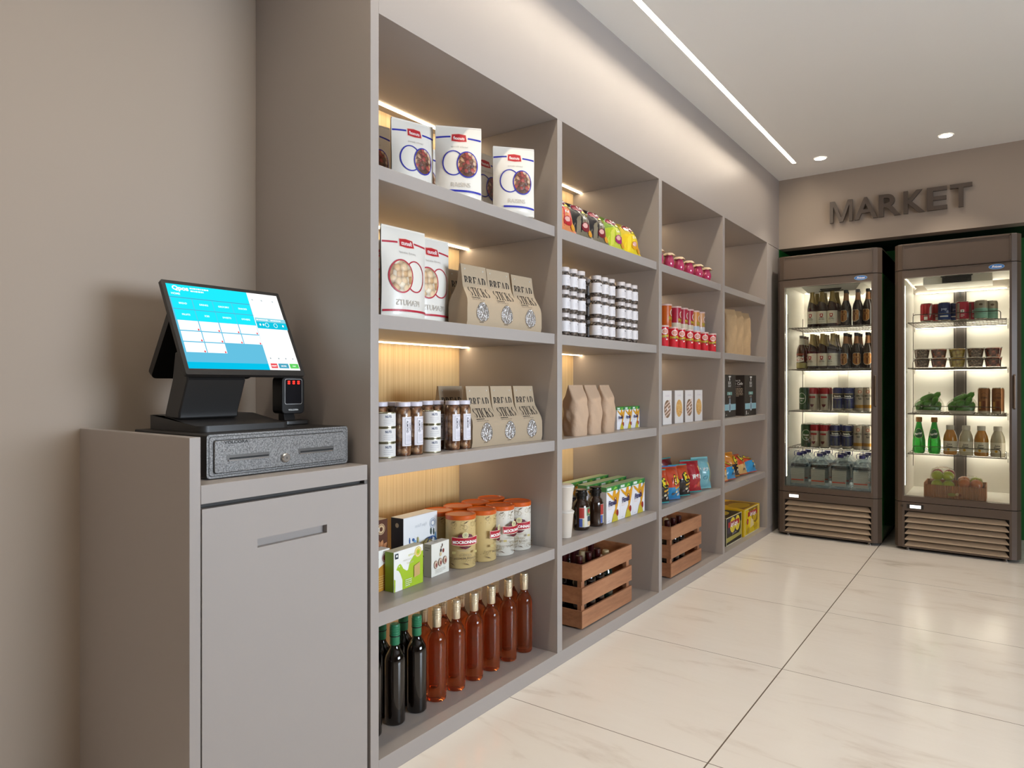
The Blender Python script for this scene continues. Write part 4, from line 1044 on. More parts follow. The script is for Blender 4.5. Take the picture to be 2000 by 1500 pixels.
for x, y, lab in ((-.113, 1.875, 'left of the front three'), (-.112, 2.012, 'middle of the front three'), (-.110, 2.150, 'right of the front three'), (-.235, 1.87, 'standing behind the almond jars')):
    BS.put('kraft bread stick bag, third shelf of nearest bay, %s' % lab, (x, y, L3), YW(-2), gp)

# ---- nut tins and almond jars
TINM = C('cfc9a8', .22, .9)
def tin():
    r = thing('nut_tin', '', 'tin'); h = .0445
    MB().lathe([(.0001, .0), (.0300, .0), (.0318, .001), (.0318, .0025), (.0305, .0032), (.0305, h-.0035), (.0318, h-.003), (.0318, h-.0012), (.0305, h-.0006), (.0285, h-.0012), (.028, h-.003), (.0001, h-.003)], TINM, 32).obj('tin_body', r, ang=40)
    m = MB().lathe([(.0306, .0034), (.0309, .0036), (.0309, h-.0040), (.0306, h-.0038)], C('dcd8d4', .5), 36)
    a = Art(); a.text('NUTS', -.010, .0285, .0095, C('20305a', .5), sx=.8, bold=.04); a.lines(-.024, .0215, .030, 3, .0055, .0010, C('9a96a0', .5))
    m.art(a, cyl(.0309, -.12), du=.005, step=.0002); m.obj('label', r); return r
TK_ = Kind(tin)
for (x, y), st in (((-.098, 1.424), 'left stack by the shelf panel'), ((-.095, 1.621), 'right stack among the almond jars')):
    for k in range(3): TK_.put('short white-labelled nut tin, %s, %s' % (st, ('bottom one', 'middle one', 'top one')[k]), (x, y, L3+.0448*k), .0, 'stacked nut tins on the third shelf')
ALM = speck('almonds', ['9a6a48', 'b08058', '8a5838', 'c49a74', '7c5236'], 70, .3, .9, .6)
def ajar():
    r = thing('almond_jar', '', 'jar')
    MB().lathe([(.0001, 0), (.020, 0), (.0238, .003), (.0245, .008), (.0245, .134), (.0215, .143), (.0185, .148)], ALM, 28).obj('jar_body', r, ang=60)
    MB().lathe([(.0248, .0), (.0255, .006), (.0255, .136), (.0225, .146), (.0195, .151)], clear('jar_glass', 'f6f4f0', .05), 28).obj('jar_glass', r, ang=60)
    MB().lathe([(.0225, .149), (.0235, .150), (.0235, .160), (.0225, .1625), (.0001, .163)], C('d2ccd6', .35), 28).obj('lid', r, ang=40)
    m = MB(); a = Art(); LW = C('dcd7dc', .5)
    a.rect(-.020, .030, .018, .118, LW); IK = C('2a2838', .5)
    a.rects([(-.012, .036, -.0112, .112), (.0155, .036, .0163, .112), (-.012, .112, .0163, .1128), (-.012, .0352, .0163, .036)], IK)
    a.text('ALMOND', -.0075, .088, .0095, IK, sx=.9, bold=.02, rot=-90); a.text('CRISPY', .0035, .088, .0085, IK, sx=.9, bold=.01, rot=-90); a.lines(-.008, .062, .02, 6, .0040, .0010, C('9b94a4', .5))
    m.art(a, cyl(.0256), du=.005, step=.0002); m.obj('label', r); return r
AJ = Kind(ajar); gp = 'almond jars on the third shelf'
for x, y, a_, lab in ((-.090, 1.489, -.05, 'front, left of the pair beside the left tins'), (-.088, 1.539, -.05, 'front, right of the pair beside the left tins'), (-.150, 1.452, .4, 'behind the left tins at the panel'), (-.145, 1.503, .4, 'behind the front left pair'),
                   (-.090, 1.719, -.05, 'front, left of the pair beside the right tins'), (-.088, 1.772, -.05, 'front, right of the pair beside the right tins'), (-.150, 1.655, .3, 'behind the right tin stack, left one'), (-.148, 1.707, .0, 'behind the right tin stack, right one')):
    AJ.put('tall almond jar with pale lid, %s' % lab, (x, y, L3), a_, gp)

# ---- cartons, nearest bay
def carton(name, cat, W, H, D, body, side, artf, sartf=None, tartf=None, lab='', loc=(0, 0, 0), rz=0, group=None, kind=False):
    def mk():
        r = thing(name, lab, cat)
        m = MB().box(-D, 0, -W/2, W/2, 0, H, body); m.obj('carton', r, smooth=False, bevel=.0006)
        a = Art(); artf(a); MB().art(a, flat(.0002), step=.00025).obj('front_print', r, smooth=False)
        if side or sartf:
            a = Art()
            if side: a.rect(-D+.0005, .0005, -.0005, H-.0005, side)
            if sartf: sartf(a)
            MB().art(a, sideL(-W/2), step=.00025).obj('side_print', r, smooth=False)
        if tartf: a = Art(); tartf(a); MB().art(a, topf(H), step=.00025).obj('top_print', r, smooth=False)
        return r
    K = Kind(mk)
    if kind: return K
    return K.put(lab, loc, rz, group)
CW = C('eceae4', .5); GN = C('a4c02a', .5)
def f_green(a):
    a.rect(-.068, .0, .068, .122, CW)
    a.poly([(-.058, .066), (-.050, .078), (-.040, .082), (-.034, .076), (-.026, .064), (-.010, .054), (-.004, .056), (.004, .078), (.022, .094), (.045, .100), (.068, .102), (.068, .0), (-.030, .0), (-.030, .030), (-.040, .052), (-.048, .062)], GN)
    a.poly([(-.068, .0), (-.063, .0), (-.062, .036), (-.068, .040)], GN)
    a.ell(-.045, .0745, .0022, .0022, CW, 10); a.ell(.043, .102, .0165, .0165, C('d8c04a', .5)); a.ring(.043, .102, .0135, .0135, .0015, CW); a.ell(.043, .102, .006, .006, C('a4c02a', .5)); a.rect(-.064, .100, -.050, .116, C('1e2b3a', .5)); a.ell(-.057, .109, .004, .004, CW, 8)
    a.text('quinoa', .010, .098, .011, C('cdd070', .5)); a.text('natural crackers', -.006, .086, .0095, C('cfcabc', .5), sx=.7); a.text('knappers', .004, .075, .0105, C('cfcaa0', .5), sx=.8); a.poly([(.022, .026), (.050, .030), (.050, .070), (.022, .062)], C('c9a468', .6)); a.lines(-.020, .026, .030, 4, .006, .0022, CW)
carton('cracker_box', 'box', .137, .122, .036, CW, C('7d9a22', .5), f_green, None, lambda a: a.rect(-.068, .001, .068, .035, C('c4c6b4', .5)), 'green and white cracker box with bird shape, front of fourth shelf', (-.112, 1.537, L4), YW(3.5))
def f_white(a):
    for u, v, rx, ry, h in ((.010, .096, .003, .006, '4a3028'), (.004, .090, .0025, .004, '6a4a3a'), (.002, .080, .005, .006, '3a2a2a'), (.015, .077, .005, .007, '7a3028'), (.0, .068, .006, .007, 'c9b48c')): a.ell(u, v, rx, ry, C(h, .5), 12)
    for u, z in ((-.026, .038), (-.003, .042), (.022, .044)): a.ell(u, z, .0105, .0135, C('8c6a58', .5), 18); a.ell(u, z, .0085, .0115, C('d0b8a0', .5), 18); a.ell(u+.002, z-.002, .005, .007, C('8c4a44', .5), 12)
    a.lines(-.030, .020, .055, 3, .005, .0012, C('a8a49c', .5))
carton('cookie_box', 'box', .096, .108, .032, C('e2dfd4', .5), C('b9b9a8', .5), f_white, lambda a: a.lines(-.026, .094, .02, 2, .008, .003, C('7a7a6c', .5)), lambda a: a.lines(-.012, .016, .03, 1, .01, .005, C('6a6458', .5)), 'small white cookie box with brown cookies, beside the green cracker box', (-.129, 1.703, L4), YW(4.5))
def f_flake(a):
    a.text('Fijne Flakes', .000, .150, .0155, C('bfc2c6', .5), sx=-.85); a.ell(.062, .152, .017, .017, C('9aa3b4', .5)); a.ring(.062, .152, .0145, .0145, .002, CW); a.ell(.062, .152, .007, .007, CW)
    B, Bt, Y = C('3f5f98', .5), C('79a8cf', .5), C('d6c88c', .5)
    for u, v, rx, ry, m_ in ((-.058, .110, .003, .012, B), (-.040, .112, .006, .005, B), (-.032, .104, .007, .006, Bt), (.052, .125, .004, .012, C('3a4a44', .5)), (.066, .122, .003, .012, C('3a4a44', .5)), (.04, .100, .020, .008, C('3a4660', .5)), (.075, .09, .004, .030, Bt), (.02, .085, .032, .016, Y), (-.06, .085, .012, .014, C('d8cf7c', .5)), (-.018, .108, .004, .010, C('b0a66c', .5))): a.ell(u, v, rx, ry, m_, 14)
    a.ring(.03, .070, .034, .034, .004, C('8a7a50', .5)); a.ring(.055, .075, .03, .034, .004, B, 24, .3, 2.8)
carton('cereal_box', 'box', .175, .190, .055, C('e6e6e6', .5), C('39404e', .5), f_flake, lambda a: a.ell(-.028, .165, .008, .008, C('c9c4b8', .5), 10), lambda a: a.rect(-.087, .001, .087, .054, C('ece8df', .5)), 'large white cereal box with blue flake drawings behind the green box', (-.215, 1.700, L4), YW(3))
def f_brown(a):
    a.ell(.045, .165, .018, .018, C('d0b088', .5)); a.ring(.045, .165, .0155, .0155, .0018, C('5a3220', .5)); a.ell(.045, .165, .007, .007, C('5a3220', .5)); a.text('COCO', .005, .158, .022, CW); a.text('musli', .010, .140, .012, CW)
    O_ = C('c08358', .5)
    for t in (-.6, -.3, 0, .3, .6): a.poly([(.03+.0, .05), (.03+.055*math.sin(t-.14), .05+.075*math.cos(t-.14)), (.03+.068*math.sin(t), .05+.085*math.cos(t)), (.03+.055*math.sin(t+.14), .05+.075*math.cos(t+.14))], O_); a.ell(.03+.045*math.sin(t), .05+.055*math.cos(t), .003, .009, C('5a2c1c', .5), 8)
    a.ring(-.01, .05, .03, .03, .006, O_)
carton('muesli_box', 'box', .15, .195, .05, C('5a3424', .5), C('4a2a1c', .5), f_brown, None, lambda a: a.rect(-.074, .001, .074, .049, C('cbb89a', .5)), 'brown muesli box with leaf drawing, cut by the left panel', (-.235, 1.493, L4), YW(3))
def f_or(a):
    a.poly([(-.05, 0), (.05, 0), (.05, .085), (.02, .080), (-.05, .05)], C('b9832c', .5)); a.ell(.028, .100, .013, .013, C('8c3a34', .5)); a.ring(.028, .1, .011, .011, .0015, CW); a.text('BIO', -.010, .095, .014, C('8c6a3c', .5)); a.lines(-.01, .045, .05, 6, .007, .002, C('d8b878', .5))
carton('cracker_box', 'box', .10, .125, .036, CW, C('b9832c', .5), f_or, None, None, 'white and orange cracker box at the left panel, behind the green box', (-.150, 1.445, L4), YW(3))

# ---- coffee canisters
ORG = C('c8560e', .35, 0, .3)
def canister(base, word):
    def mk():
        r = thing('coffee_canister', '', 'canister'); R_, H = .0525, .182; B_ = C(base, .42, 0, .15)
        MB().lathe([(.0001, 0), (R_-.002, 0), (R_, .002), (R_, H-.012), (.0001, H-.012)], B_, 36).obj('canister_body', r, ang=50)
        MB().lathe([(R_+.0006, H-.016), (R_+.0016, H-.014), (R_+.0016, H-.002), (R_-.0005, H), (R_-.003, H-.0028), (.0001, H-.0028)], ORG, 36).obj('lid', r, ang=40)
        a = Art(); BR, RD, GD = C('5a4028', .5), C('a8142a', .4), C('b9a86c', .5); rnd = random.Random(5)
        for z0, sgn in ((.148, 1), (.028, -1)):
            for cu in (-.045, 0, .045, .10, -.10, .14):
                for _ in range(3): a.ring(cu+rnd.uniform(-.012, .012), z0+rnd.uniform(-.009, .009), .008, .008, .0007, C('8a7448', .5), 14, rnd.uniform(0, 6), rnd.uniform(7, 10))
                a.poly([(cu-.004, z0+.006*sgn), (cu+.008, z0+.013*sgn), (cu+.016, z0+.016*sgn), (cu+.007, z0+.009*sgn)], BR)
                for _ in range(6): a.ell(cu+rnd.uniform(-.02, .02), z0+rnd.uniform(-.014, .014), .0011, .0008, BR, 6)
        wv = lambda off: (lambda u: off+6.0*(u*u if u > 0 else -0*u))
        a.poly([(-.024, .107), (-.018, .119), (0, .126), (.018, .119), (.024, .107)], C('5a1a2c', .4)); a.poly([(-.018, .080), (.018, .080), (.009, .073), (0, .070), (-.009, .073)], C('5a1424', .4))
        a.wave(-.038, .038, lambda u: .082+4*u*u*.6, .0275, C('e8c9b4', .4), 10); a.wave(-.037, .037, lambda u: .0835+4*u*u*.6, .0245, RD, 10)
        a.text('MOCRONNAS', 0, .0895, .0140, W_, sx=.78, bold=.04); a.ell(0, .118, .0090, .0105, C('d9cf9c', .45), 16); a.ell(0, .118, .0065, .008, C('b9b48c', .5), 12); a.ell(0, .119, .0015, .0015, BR, 6)
        a.rects([(-.022, .068, .022, .0692), (-.018, .064, .018, .0652)], C('a89c80', .5)); a.rect(-.036, .055, -.026, .063, GD); a.rect(.026, .055, .036, .063, GD)
        a.text('Classic', 0, .047, .0150, C('8a7a58', .5), shear=.45, sx=.9); a.text(word, 0, .036, .0095, C('6a5a40', .5), sx=.9, bold=.01)
        MB().art(a, cyl(R_), du=.006, step=.00012).obj('print', r); return r
    return Kind(mk)
CY_, CW_ = canister('cdb37a', 'MEDIUM ROAST'), canister('d9d3c6', 'LIGHT ROAST')
for i, (x, y, K, nm, az) in enumerate(((-.150, 1.832, CY_, 'cream-yellow', -.62), (-.146, 1.946, CY_, 'cream-yellow', .27), (-.143, 2.053, CW_, 'off-white', -.06), (-.140, 2.160, CW_, 'off-white', -.85))):
    K.put('%s coffee canister with orange lid, front row of fourth shelf, %s' % (nm, nth(i, 4)), (x, y, L4), az, 'coffee canisters on the fourth shelf')
for i, (x, y, K, nm) in enumerate(((-.262, 1.838, CY_, 'cream-yellow'), (-.262, 1.948, CY_, 'cream-yellow'), (-.262, 2.052, CW_, 'off-white'), (-.268, 2.160, CW_, 'off-white'))):
    K.put('%s coffee canister with orange lid, back row of fourth shelf, %s' % (nm, nth(i, 4)), (x, y, L4), 1.2, 'coffee canisters on the fourth shelf')

# ---- wine bottles
AMB = C('cf7444', .04, 0, 0, 0, .92, 1.36); DRK = C('120b07', .05, 0, .6)
CHAMP = C('e2d2b4', .28, .55); CAPG = C('2c7a55', .4)
def wine(glass, cap):
    def mk():
        r = thing('wine_bottle', '', 'bottle')
        MB().lathe([(.0001, .004), (.020, .003), (.028, 0), (.0315, .004), (.032, .010), (.032, .184), (.0315, .195), (.0280, .208), (.0205, .220), (.0150, .230), (.0130, .240), (.0130, .292), (.0001, .292)], glass, 28).obj('bottle_glass', r, ang=60)
        pr = [(.0138, .238), (.0150, .240)]
        for k in range(4): z = .266+.007*k; pr += [(.0150, z), (.0160, z+.001), (.0160, z+.005), (.0150, z+.006)]
        pr += [(.0148, .299), (.0138, .3005), (.0001, .3008)]
        MB().lathe(pr, cap, 24).obj('screw_cap', r, ang=40)
        if cap is CAPG: MB().lathe([(.0161, .2635), (.0164, .264), (.0164, .2655), (.0161, .266)], K_, 24).obj('cap_ring', r)
        return r
    return Kind(mk)
WA, WD = wine(AMB, CHAMP), wine(DRK, CAPG)
YB = [1.390, 1.487, 1.583, 1.677, 1.774, 1.872, 1.971, 2.076, 2.180]
for i, y in enumerate(YB):
    K, nm = (WD, 'dark bottle with green screw cap') if i < 3 else (WA, 'amber bottle with gold screw cap')
    p = ['cut by panel', 'left one', 'right one'][i] if i < 3 else nth(i-3, 6)
    K.put('%s, front row at bottom of nearest bay, %s' % (nm, p), (-.122, y, L5), 0, 'bottles at the bottom of the nearest bay')
    if i: K.put('%s, back row at bottom of nearest bay, %s' % (nm, ['', 'left one', 'right one'][i] if i < 3 else nth(i-3, 6)), (-.190, y+.008, L5), 0, 'bottles at the bottom of the nearest bay')

# ================================================= SECOND BAY
def chips(W, H, T, bot, topc, split_, artf, seal=None):
    def mk():
        r = thing('crisp_bag', '', 'snack bag'); sl = seal or topc
        rnd = random.Random(int(W*1e4)+len(MATS)); ph = [rnd.uniform(0, 6) for _ in range(4)]
        def th(u, v):
            q = max(0, min(1, v/H)); e = math.sin(PI*min(1, max(0, (q-.03)/.92))**1.25)**.6 if .03 < q < .95 else 0
            return .0015+T/2*e*max(0, 1-abs(2*u/W)**2.3)*(1+.05*math.sin(34*u/W*2+ph[0]+v*20)+.04*math.sin(v/H*13+ph[1]))
        hwid = lambda v: W/2*(1-.05*math.sin(PI*min(1, max(0, v/H)))-.10*max(0, v/H-.5)) 
        m = MB(); f = lambda s: (lambda u, v: (s*th((u-.5)*W, v*H), (u-.5)*2*hwid(v*H), v*H))
        mf = lambda u, v: sl if v > .93 or v < .035 else (topc if v > split_ else bot)
        m.grid(f(1), 16, 28, bot, mf); m.grid(f(-1), 16, 28, bot, mf); m.obj('bag_film', r, ang=80)
        a = Art(); artf(a)
        MB().art(a, lambda u, v, n: (th(u, v)+n, u*2*hwid(v)/W, v), du=.010, dv=.010, step=.0005).obj('print', r, ang=80)
        return r
    return Kind(mk)
def G(h): return C(h, .28, 0, .4)
def a_lays(bag, txt, inner, col2):
    def f(a):
        a.poly([(-.066, .045), (-.040, .085), (-.005, .102), (.04, .10), (.066, .09), (.066, .0), (-.05, .0)], inner)
        a.ell(.0, .138, .048, .026, C('e8e0e0', .4)); a.ell(-.004, .137, .044, .022, G('8c1c34')); a.text("Lay's", .008, .128, .028, W_, sx=.9, bold=.04, shear=.2)
        a.poly([(-.01, .106), (.045, .100), (.058, .110), (.0, .118)], G('d6c22c')); a.text(txt, .0, .076, .017, W_, sx=.9, bold=.02)
        a.ell(.004, .045, .030, .019, col2, 18); a.ell(-.002, .050, .018, .010, G('d8a8a0'), 14); a.ell(.04, .025, .018, .013, G('d8962c'), 12)
    return f
specs = [(G('c8283c'), G('d6c8ac'), 'Ket', G('dc8a5a'), G('b01c24'), 'red and cream crisp bag'), (G('171417'), G('171417'), 'Bar', G('7a705c'), G('7a1c28'), 'black crisp bag with grey picture panel, left one'), (G('1c171c'), G('1c171c'), 'Bar', G('7a705c'), G('7a1c28'), 'black crisp bag with grey picture panel, right one'),
         (G('a8b820'), G('7a9a2c'), 'Lim', G('c6c84a'), G('9c2468'), 'lime green crisp bag'), (G('e0bc10'), G('d0b41c'), 'Ori', G('e6cc2c'), G('d89a1c'), 'yellow crisp bag at the right end')]
for i, (b_, t_, w_, inn, c2, nm) in enumerate(specs):
    K = chips(.150, .178, .075, b_, t_, .55, a_lays(b_, w_, inn, c2))
    K.put('%s on top shelf of second bay' % nm, (-.055, (2.385, 2.53, 2.675, 2.835, 3.005)[i], L1+.004), YW(-6), 'crisp bags on the top shelf of the second bay', tilt=(0, -.42))
# stacked pickle jars
DARKF = speck('dark_preserve', ['4a403c', '6a5c54', '2c2624', '8a7c70'], 120, .15, 1)
def sjar():
    r = thing('preserve_jar', '', 'jar')
    MB().lathe([(.0001, 0), (.0235, 0), (.0272, .004), (.0272, .064), (.0245, .071), (.0215, .074)], DARKF, 22).obj('jar_body', r, ang=60)
    MB().lathe([(.0230, .0735), (.0245, .075), (.0245, .089), (.0235, .091), (.0001, .0915)], C('cfc6c4', .32, .15), 22).obj('lid', r, ang=40)
    m = MB().lathe([(.0273, .0165), (.0277, .017), (.0277, .058), (.0273, .0585)], C('d6d1d2', .5), 24, a0=-2.2, a1=2.2)
    a = Art(); a.text('NUTS', .012, .046, .0085, C('2a2c3c', .5), bold=.04); a.lines(-.014, .040, .030, 3, .006, .001, C('a09aa4', .5)); m.art(a, cyl(.0278), du=.005, step=.0002); m.obj('label', r); return r
SJ = Kind(sjar); YJ = [2.352, 2.414, 2.477, 2.618, 2.681, 2.744, 2.848, 2.912, 2.976]
for i, y in enumerate(YJ):
    for k in range(3):
        for b_ in range(2):
            SJ.put('white-labelled jar, second bay, %s tier, %s row, %s group of three, %s' % (('bottom', 'middle', 'top')[k], ('front', 'back')[b_], ('left', 'centre', 'right')[i//3], ('left one', 'mid one', 'right one')[i % 3]),
                   (-.048-.072*b_, y+.004*b_, L2+.0918*k), -.25 if i in (3, 6) else .05, 'white-labelled jars stacked in the second bay')
# crumpled paper bags
def paper_bag(W, H, D, h, seed, top=.12, amp=.006):
    def mk():
        r = thing('paper_bag', '', 'bag'); rnd = random.Random(seed); ph = [rnd.uniform(0, 6) for _ in range(8)]
        def fn(u, v):
            a = 2*PI*u; sq = 4; q = 1/((abs(math.cos(a))**sq+abs(math.sin(a))**sq)**(1/sq))
            t = max(0, (v-(1-top*2.4))/(top*2.4)); dx = D/2*(1-t*.93)*(1+.10*math.sin(PI*min(1, v/.8))); dy = W/2*(1-.02*t)*(1-.06*(1 if v < .08 else 0)*(1-v/.08) if v < .08 else 1-.02*t)
            n = amp*(math.sin(3*a+ph[0]+v*5)*math.sin(v*9+ph[1])+.6*math.sin(5*a+ph[2]-v*11)+.5*math.sin(7*a+v*17+ph[3]))*(1-t*.8)*(.3+.7*min(1, v*4))
            return ((dx*q+n)*math.cos(a), (dy*q+n*.8)*math.sin(a), v*H)
        m = MB().grid(fn, 48, 26, C(h, .7, bump=.6, bscale=22)); m.obj('paper', r, ang=80); return r
    return Kind(mk)
PB = paper_bag(.098, .213, .075, 'b79a80', 4, .12, .0028)
for i, y in enumerate((2.497, 2.622, 2.751)): PB.put('plain crumpled tan paper bag, third shelf of second bay, %s' % nth(i, 3), (-.078, y, L3), YW(-8+5*i), 'tan paper bags in the second bay')
PS = paper_bag(.09, .20, .06, '6a5040', 9); PS.put('dark brown bag half hidden at left edge of the third shelf, second bay', (-.13, 2.36, L3), 0)
# cereal boxes
WHT, GRB, FG = C('e8e6ea', .42), C('3f8a3c', .42), C('d89a20', .42)
def fit(W, H):
    k = W/.134; s = H/.165
    def f(a):
        X_ = lambda t: (t-.5)*W; Y_ = lambda t: t*H
        a.rect(X_(0), Y_(.87), X_(1), Y_(1), GRB); a.rect(X_(.04), Y_(.895), X_(.34), Y_(.965), C('d8e4dc', .45)); a.poly([(X_(.45), Y_(.88)), (X_(.62), Y_(.97)), (X_(.8), Y_(.92))], C('8ac44a', .45)); a.poly([(X_(.85), Y_(.80)), (X_(.95), Y_(.90)), (X_(.98), Y_(1)), (X_(.80), Y_(.93))], C('1e6a44', .45))
        a.poly([(X_(.0), Y_(.86)), (X_(.14), Y_(.84)), (X_(.42), Y_(.72)), (X_(.5), Y_(.87)), (X_(.66), Y_(.87)), (X_(.66), Y_(.74)), (X_(.98), Y_(.86)), (X_(.90), Y_(.62)), (X_(.80), Y_(.42)), (X_(.72), Y_(.30)), (X_(.84), Y_(.0)), (X_(.36), Y_(.0)), (X_(.48), Y_(.20)), (X_(.64), Y_(.36)), (X_(.60), Y_(.56)), (X_(.42), Y_(.62)), (X_(.14), Y_(.76))], FG)
        a.poly([(X_(.36), Y_(.0)), (X_(.84), Y_(.0)), (X_(.72), Y_(.24)), (X_(.48), Y_(.20))], C('c8b83a', .45)); a.ell(X_(.62), Y_(.62), .012*k, .010*s, C('6a3020', .5), 12); a.ell(X_(.62), Y_(.64), .006*k, .005*s, C('d8b090', .5), 10)
        a.ell(X_(.78), Y_(.22), .010*k, .016*s, C('8c1c1c', .45), 12); a.ell(X_(.68), Y_(.24), .006*k, .010*s, C('c0602c', .45), 10)
        a.text('Fitness', X_(.42), Y_(.47), .034*k, C('2a2a5c', .45), sx=.84, bold=.035, shear=.15, rot=3); a.lines(X_(.06), Y_(.42), W*.4, 2, H*.045, H*.012, C('d8b8a8', .5)); a.lines(X_(.06), Y_(.06), W*.2, 1, .01, H*.01, C('a0a0a0', .5))
    return f
FB = carton('cereal_box', 'box', .133, .165, .048, WHT, C('d2cfce', .45), fit(.133, .165), lambda a: a.rect(-.0475, .143, -.0005, .1645, C('5a9a58', .45)), lambda a: a.rect(-.066, .0005, .066, .0475, C('b4c69a', .5)), kind=True)
for j, x in enumerate((-.068, -.170, -.272)):
    for i in range(3): FB.put('white and orange cereal box with green top, second bay, %s, %s' % (('front row', 'middle row', 'back row')[j], nth(i, 3)), (x, 2.822+.1345*i, L4), 0, 'cereal boxes on the fourth shelf of the second bay')
FS = carton('cereal_box', 'box', .080, .107, .030, WHT, C('d2cfce', .45), fit(.080, .107), lambda a: a.rect(-.0295, .093, -.0005, .1065, C('5a9a58', .45)), lambda a: a.rect(-.04, .0005, .04, .0295, C('6aa04a', .5)), kind=True)
for i in range(3): FS.put('small white cereal box beside tan paper bags, shelf of second bay, %s' % nth(i, 3), (-.103, 2.967+.0825*i, L3), 0, 'small cereal boxes on the third shelf of the second bay')
# cups
def cup():
    r = thing('paper_cup', '', 'cup'); Wc = C('d6cabc', .5)
    m = MB().lathe([(.0001, .003), (.028, .003), (.0285, 0), (.0315, .03), (.0375, .096), (.0395, .099), (.0395, .103), (.0375, .104)], Wc, 30); m.obj('cup_wall', r, ang=50)
    MB().lathe([(.0385, .1035), (.0410, .1045), (.0405, .108), (.037, .110), (.033, .114), (.0001, .114)], C('dcd4ca', .4), 30).obj('cup_lid', r, ang=40); return r
CUP = Kind(cup)
for k in range(2): CUP.put('tall white lidded paper cup beside the dark supplement jars, %s in the stack' % ('lower', 'upper')[k], (-.088, 2.425, L4+.1045*k), 0, 'stacked white paper cups')
def sup(turn):
    r = thing('supplement_jar', '', 'jar'); G_ = C('2e1c12', .12, 0, .6)
    MB().lathe([(.0001, 0), (.030, 0), (.0355, .005), (.0365, .012), (.0365, .100), (.032, .118), (.0235, .128), (.0225, .140)], G_, 30).obj('jar_body', r, ang=60)
    MB().lathe([(.0230, .128), (.0230, .145), (.0275, .147), (.0275, .160), (.0255, .162), (.024, .1695), (.0275, .1715), (.0275, .1745), (.0001, .175)], C('15120f', .25), 30).obj('lid', r, ang=40)
    a = Art(); a.rect(-.034, .016, .034, .100, C('d8d2c8', .5)); a.rect(-.034, .054, -.012, .099, C('a8342c', .5)); a.rect(-.034, .017, -.020, .052, C('4a5aa0', .5)); a.rects([(-.020+.0, .020+.006*k, -.012, .023+.006*k) for k in range(5)], C('c9b83a', .5))
    a.rect(.0, .064, .033, .099, C('5a7a54', .5)); a.ell(.014, .084, .010, .010, C('a82c34', .5), 14); a.ell(.02, .074, .006, .006, C('d8c070', .5), 10); a.rect(.004, .040, .033, .062, C('3c4a54', .5)); a.ell(.014, .030, .009, .010, C('e0c49a', .5), 12); a.ell(.026, .030, .007, .009, C('d0a880', .5), 12)
    MB().art(a, cyl(.0366, turn), du=.006, step=.0002).obj('label', r); return r
for i, (x, y, tn, lab) in enumerate(((-.106, 2.594, -.35, 'front left, label facing out'), (-.095, 2.700, .55, 'front right beside the cereal boxes'), (-.175, 2.52, 0, 'behind the paper cups'))):
    o = sup(tn); o.location = (x, y, L4); tag(o, 'dark brown supplement jar with black lid, %s' % lab, 'jar', 'dark jars on the fourth shelf of the second bay')

# ---- crates
def crate(label, y0, y1, x0=-.285, x1=-.045, fourth=False):
    r = thing('wooden_crate', label, 'crate', ((x0+x1)/2, (y0+y1)/2, L5)); hx, hy = (x1-x0)/2, (y1-y0)/2; t = .010
    for z0, z1 in ((.006, .078), (.104, .175), (.204, .274)):
        for s in (1, -1):
            a, b = sorted((s*hx, s*(hx-t))); MB().box(a, b, -hy, hy, z0, z1, CRATEW).obj('slat', r, smooth=False, bevel=.001)
            a, b = sorted((s*(hy-.0005), s*(hy-t))); MB().box(-hx+t, hx-t, a, b, z0, z1, CRATEW).obj('slat', r, smooth=False, bevel=.001)
    for sx in (1, -1):
        for sy in (1, -1):
            a, b = sorted((sx*(hx-t-.0003), sx*(hx-t-.020))); c_, d = sorted((sy*(hy-t-.0003), sy*(hy-t-.026))); MB().box(a, b, c_, d, 0, .262, CRATEW).obj('corner_post', r, smooth=False)
    MB().box(-hx+t, hx-t, -hy+t, hy-t, .006, .014, CRATEW).obj('base_panel', r, smooth=False)
    return r
crate('slatted wooden crate of dark bottles at the bottom of the second bay', 2.497, 2.965)
crate('slatted wooden crate of dark bottles at the bottom of the third bay', 3.436, 3.880)
def dark_bottle():
    r = thing('wine_bottle', '', 'bottle')
    MB().lathe([(.0001, 0), (.030, 0), (.0335, .004), (.0335, .165), (.030, .185), (.0155, .215), (.0135, .225), (.0130, .268), (.0001, .268)], C('120806', .08, 0, .5), 18).obj('bottle_glass', r, ang=60)
    MB().lathe([(.0142, .218), (.0148, .270), (.0156, .271), (.0156, .283), (.014, .285), (.0001, .285)], C('3a0a0c', .3, .2, .3), 18).obj('foil_cap', r); return r
def cream_bottle():
    r = thing('wine_bottle', '', 'bottle')
    MB().lathe([(.0001, 0), (.030, 0), (.0335, .004), (.0335, .150), (.030, .170), (.0155, .205), (.0135, .215), (.0130, .250), (.0001, .250)], C('14201a', .08, 0, .5), 18).obj('bottle_glass', r, ang=60)
    MB().lathe([(.0142, .212), (.0150, .235), (.0156, .250), (.014, .262), (.0001, .262)], C('c9b48c', .5), 18).obj('foil_cap', r); return r
DB, CB_ = Kind(dark_bottle), Kind(cream_bottle)
for nm, xs, yy in (('second', (-.088, -.165, -.240), (2.545, 2.625, 2.705, 2.785)), ('third', (-.088, -.165, -.240), (3.485, 3.565, 3.645))):
    for j, x in enumerate(xs):
        for i, y in enumerate(yy):
            K = CB_ if (i+j*2) % 4 == 0+(j == 0)*3 else DB
            K.put('%s-capped bottle in the crate of the %s bay, %s, %s' % ('cream' if K is CB_ else 'dark red', nm, ('front row', 'middle row', 'back row')[j], nth(i, len(yy))), (x, y, L5+.0145), 0, 'bottles in the wooden crate of the %s bay' % nm)

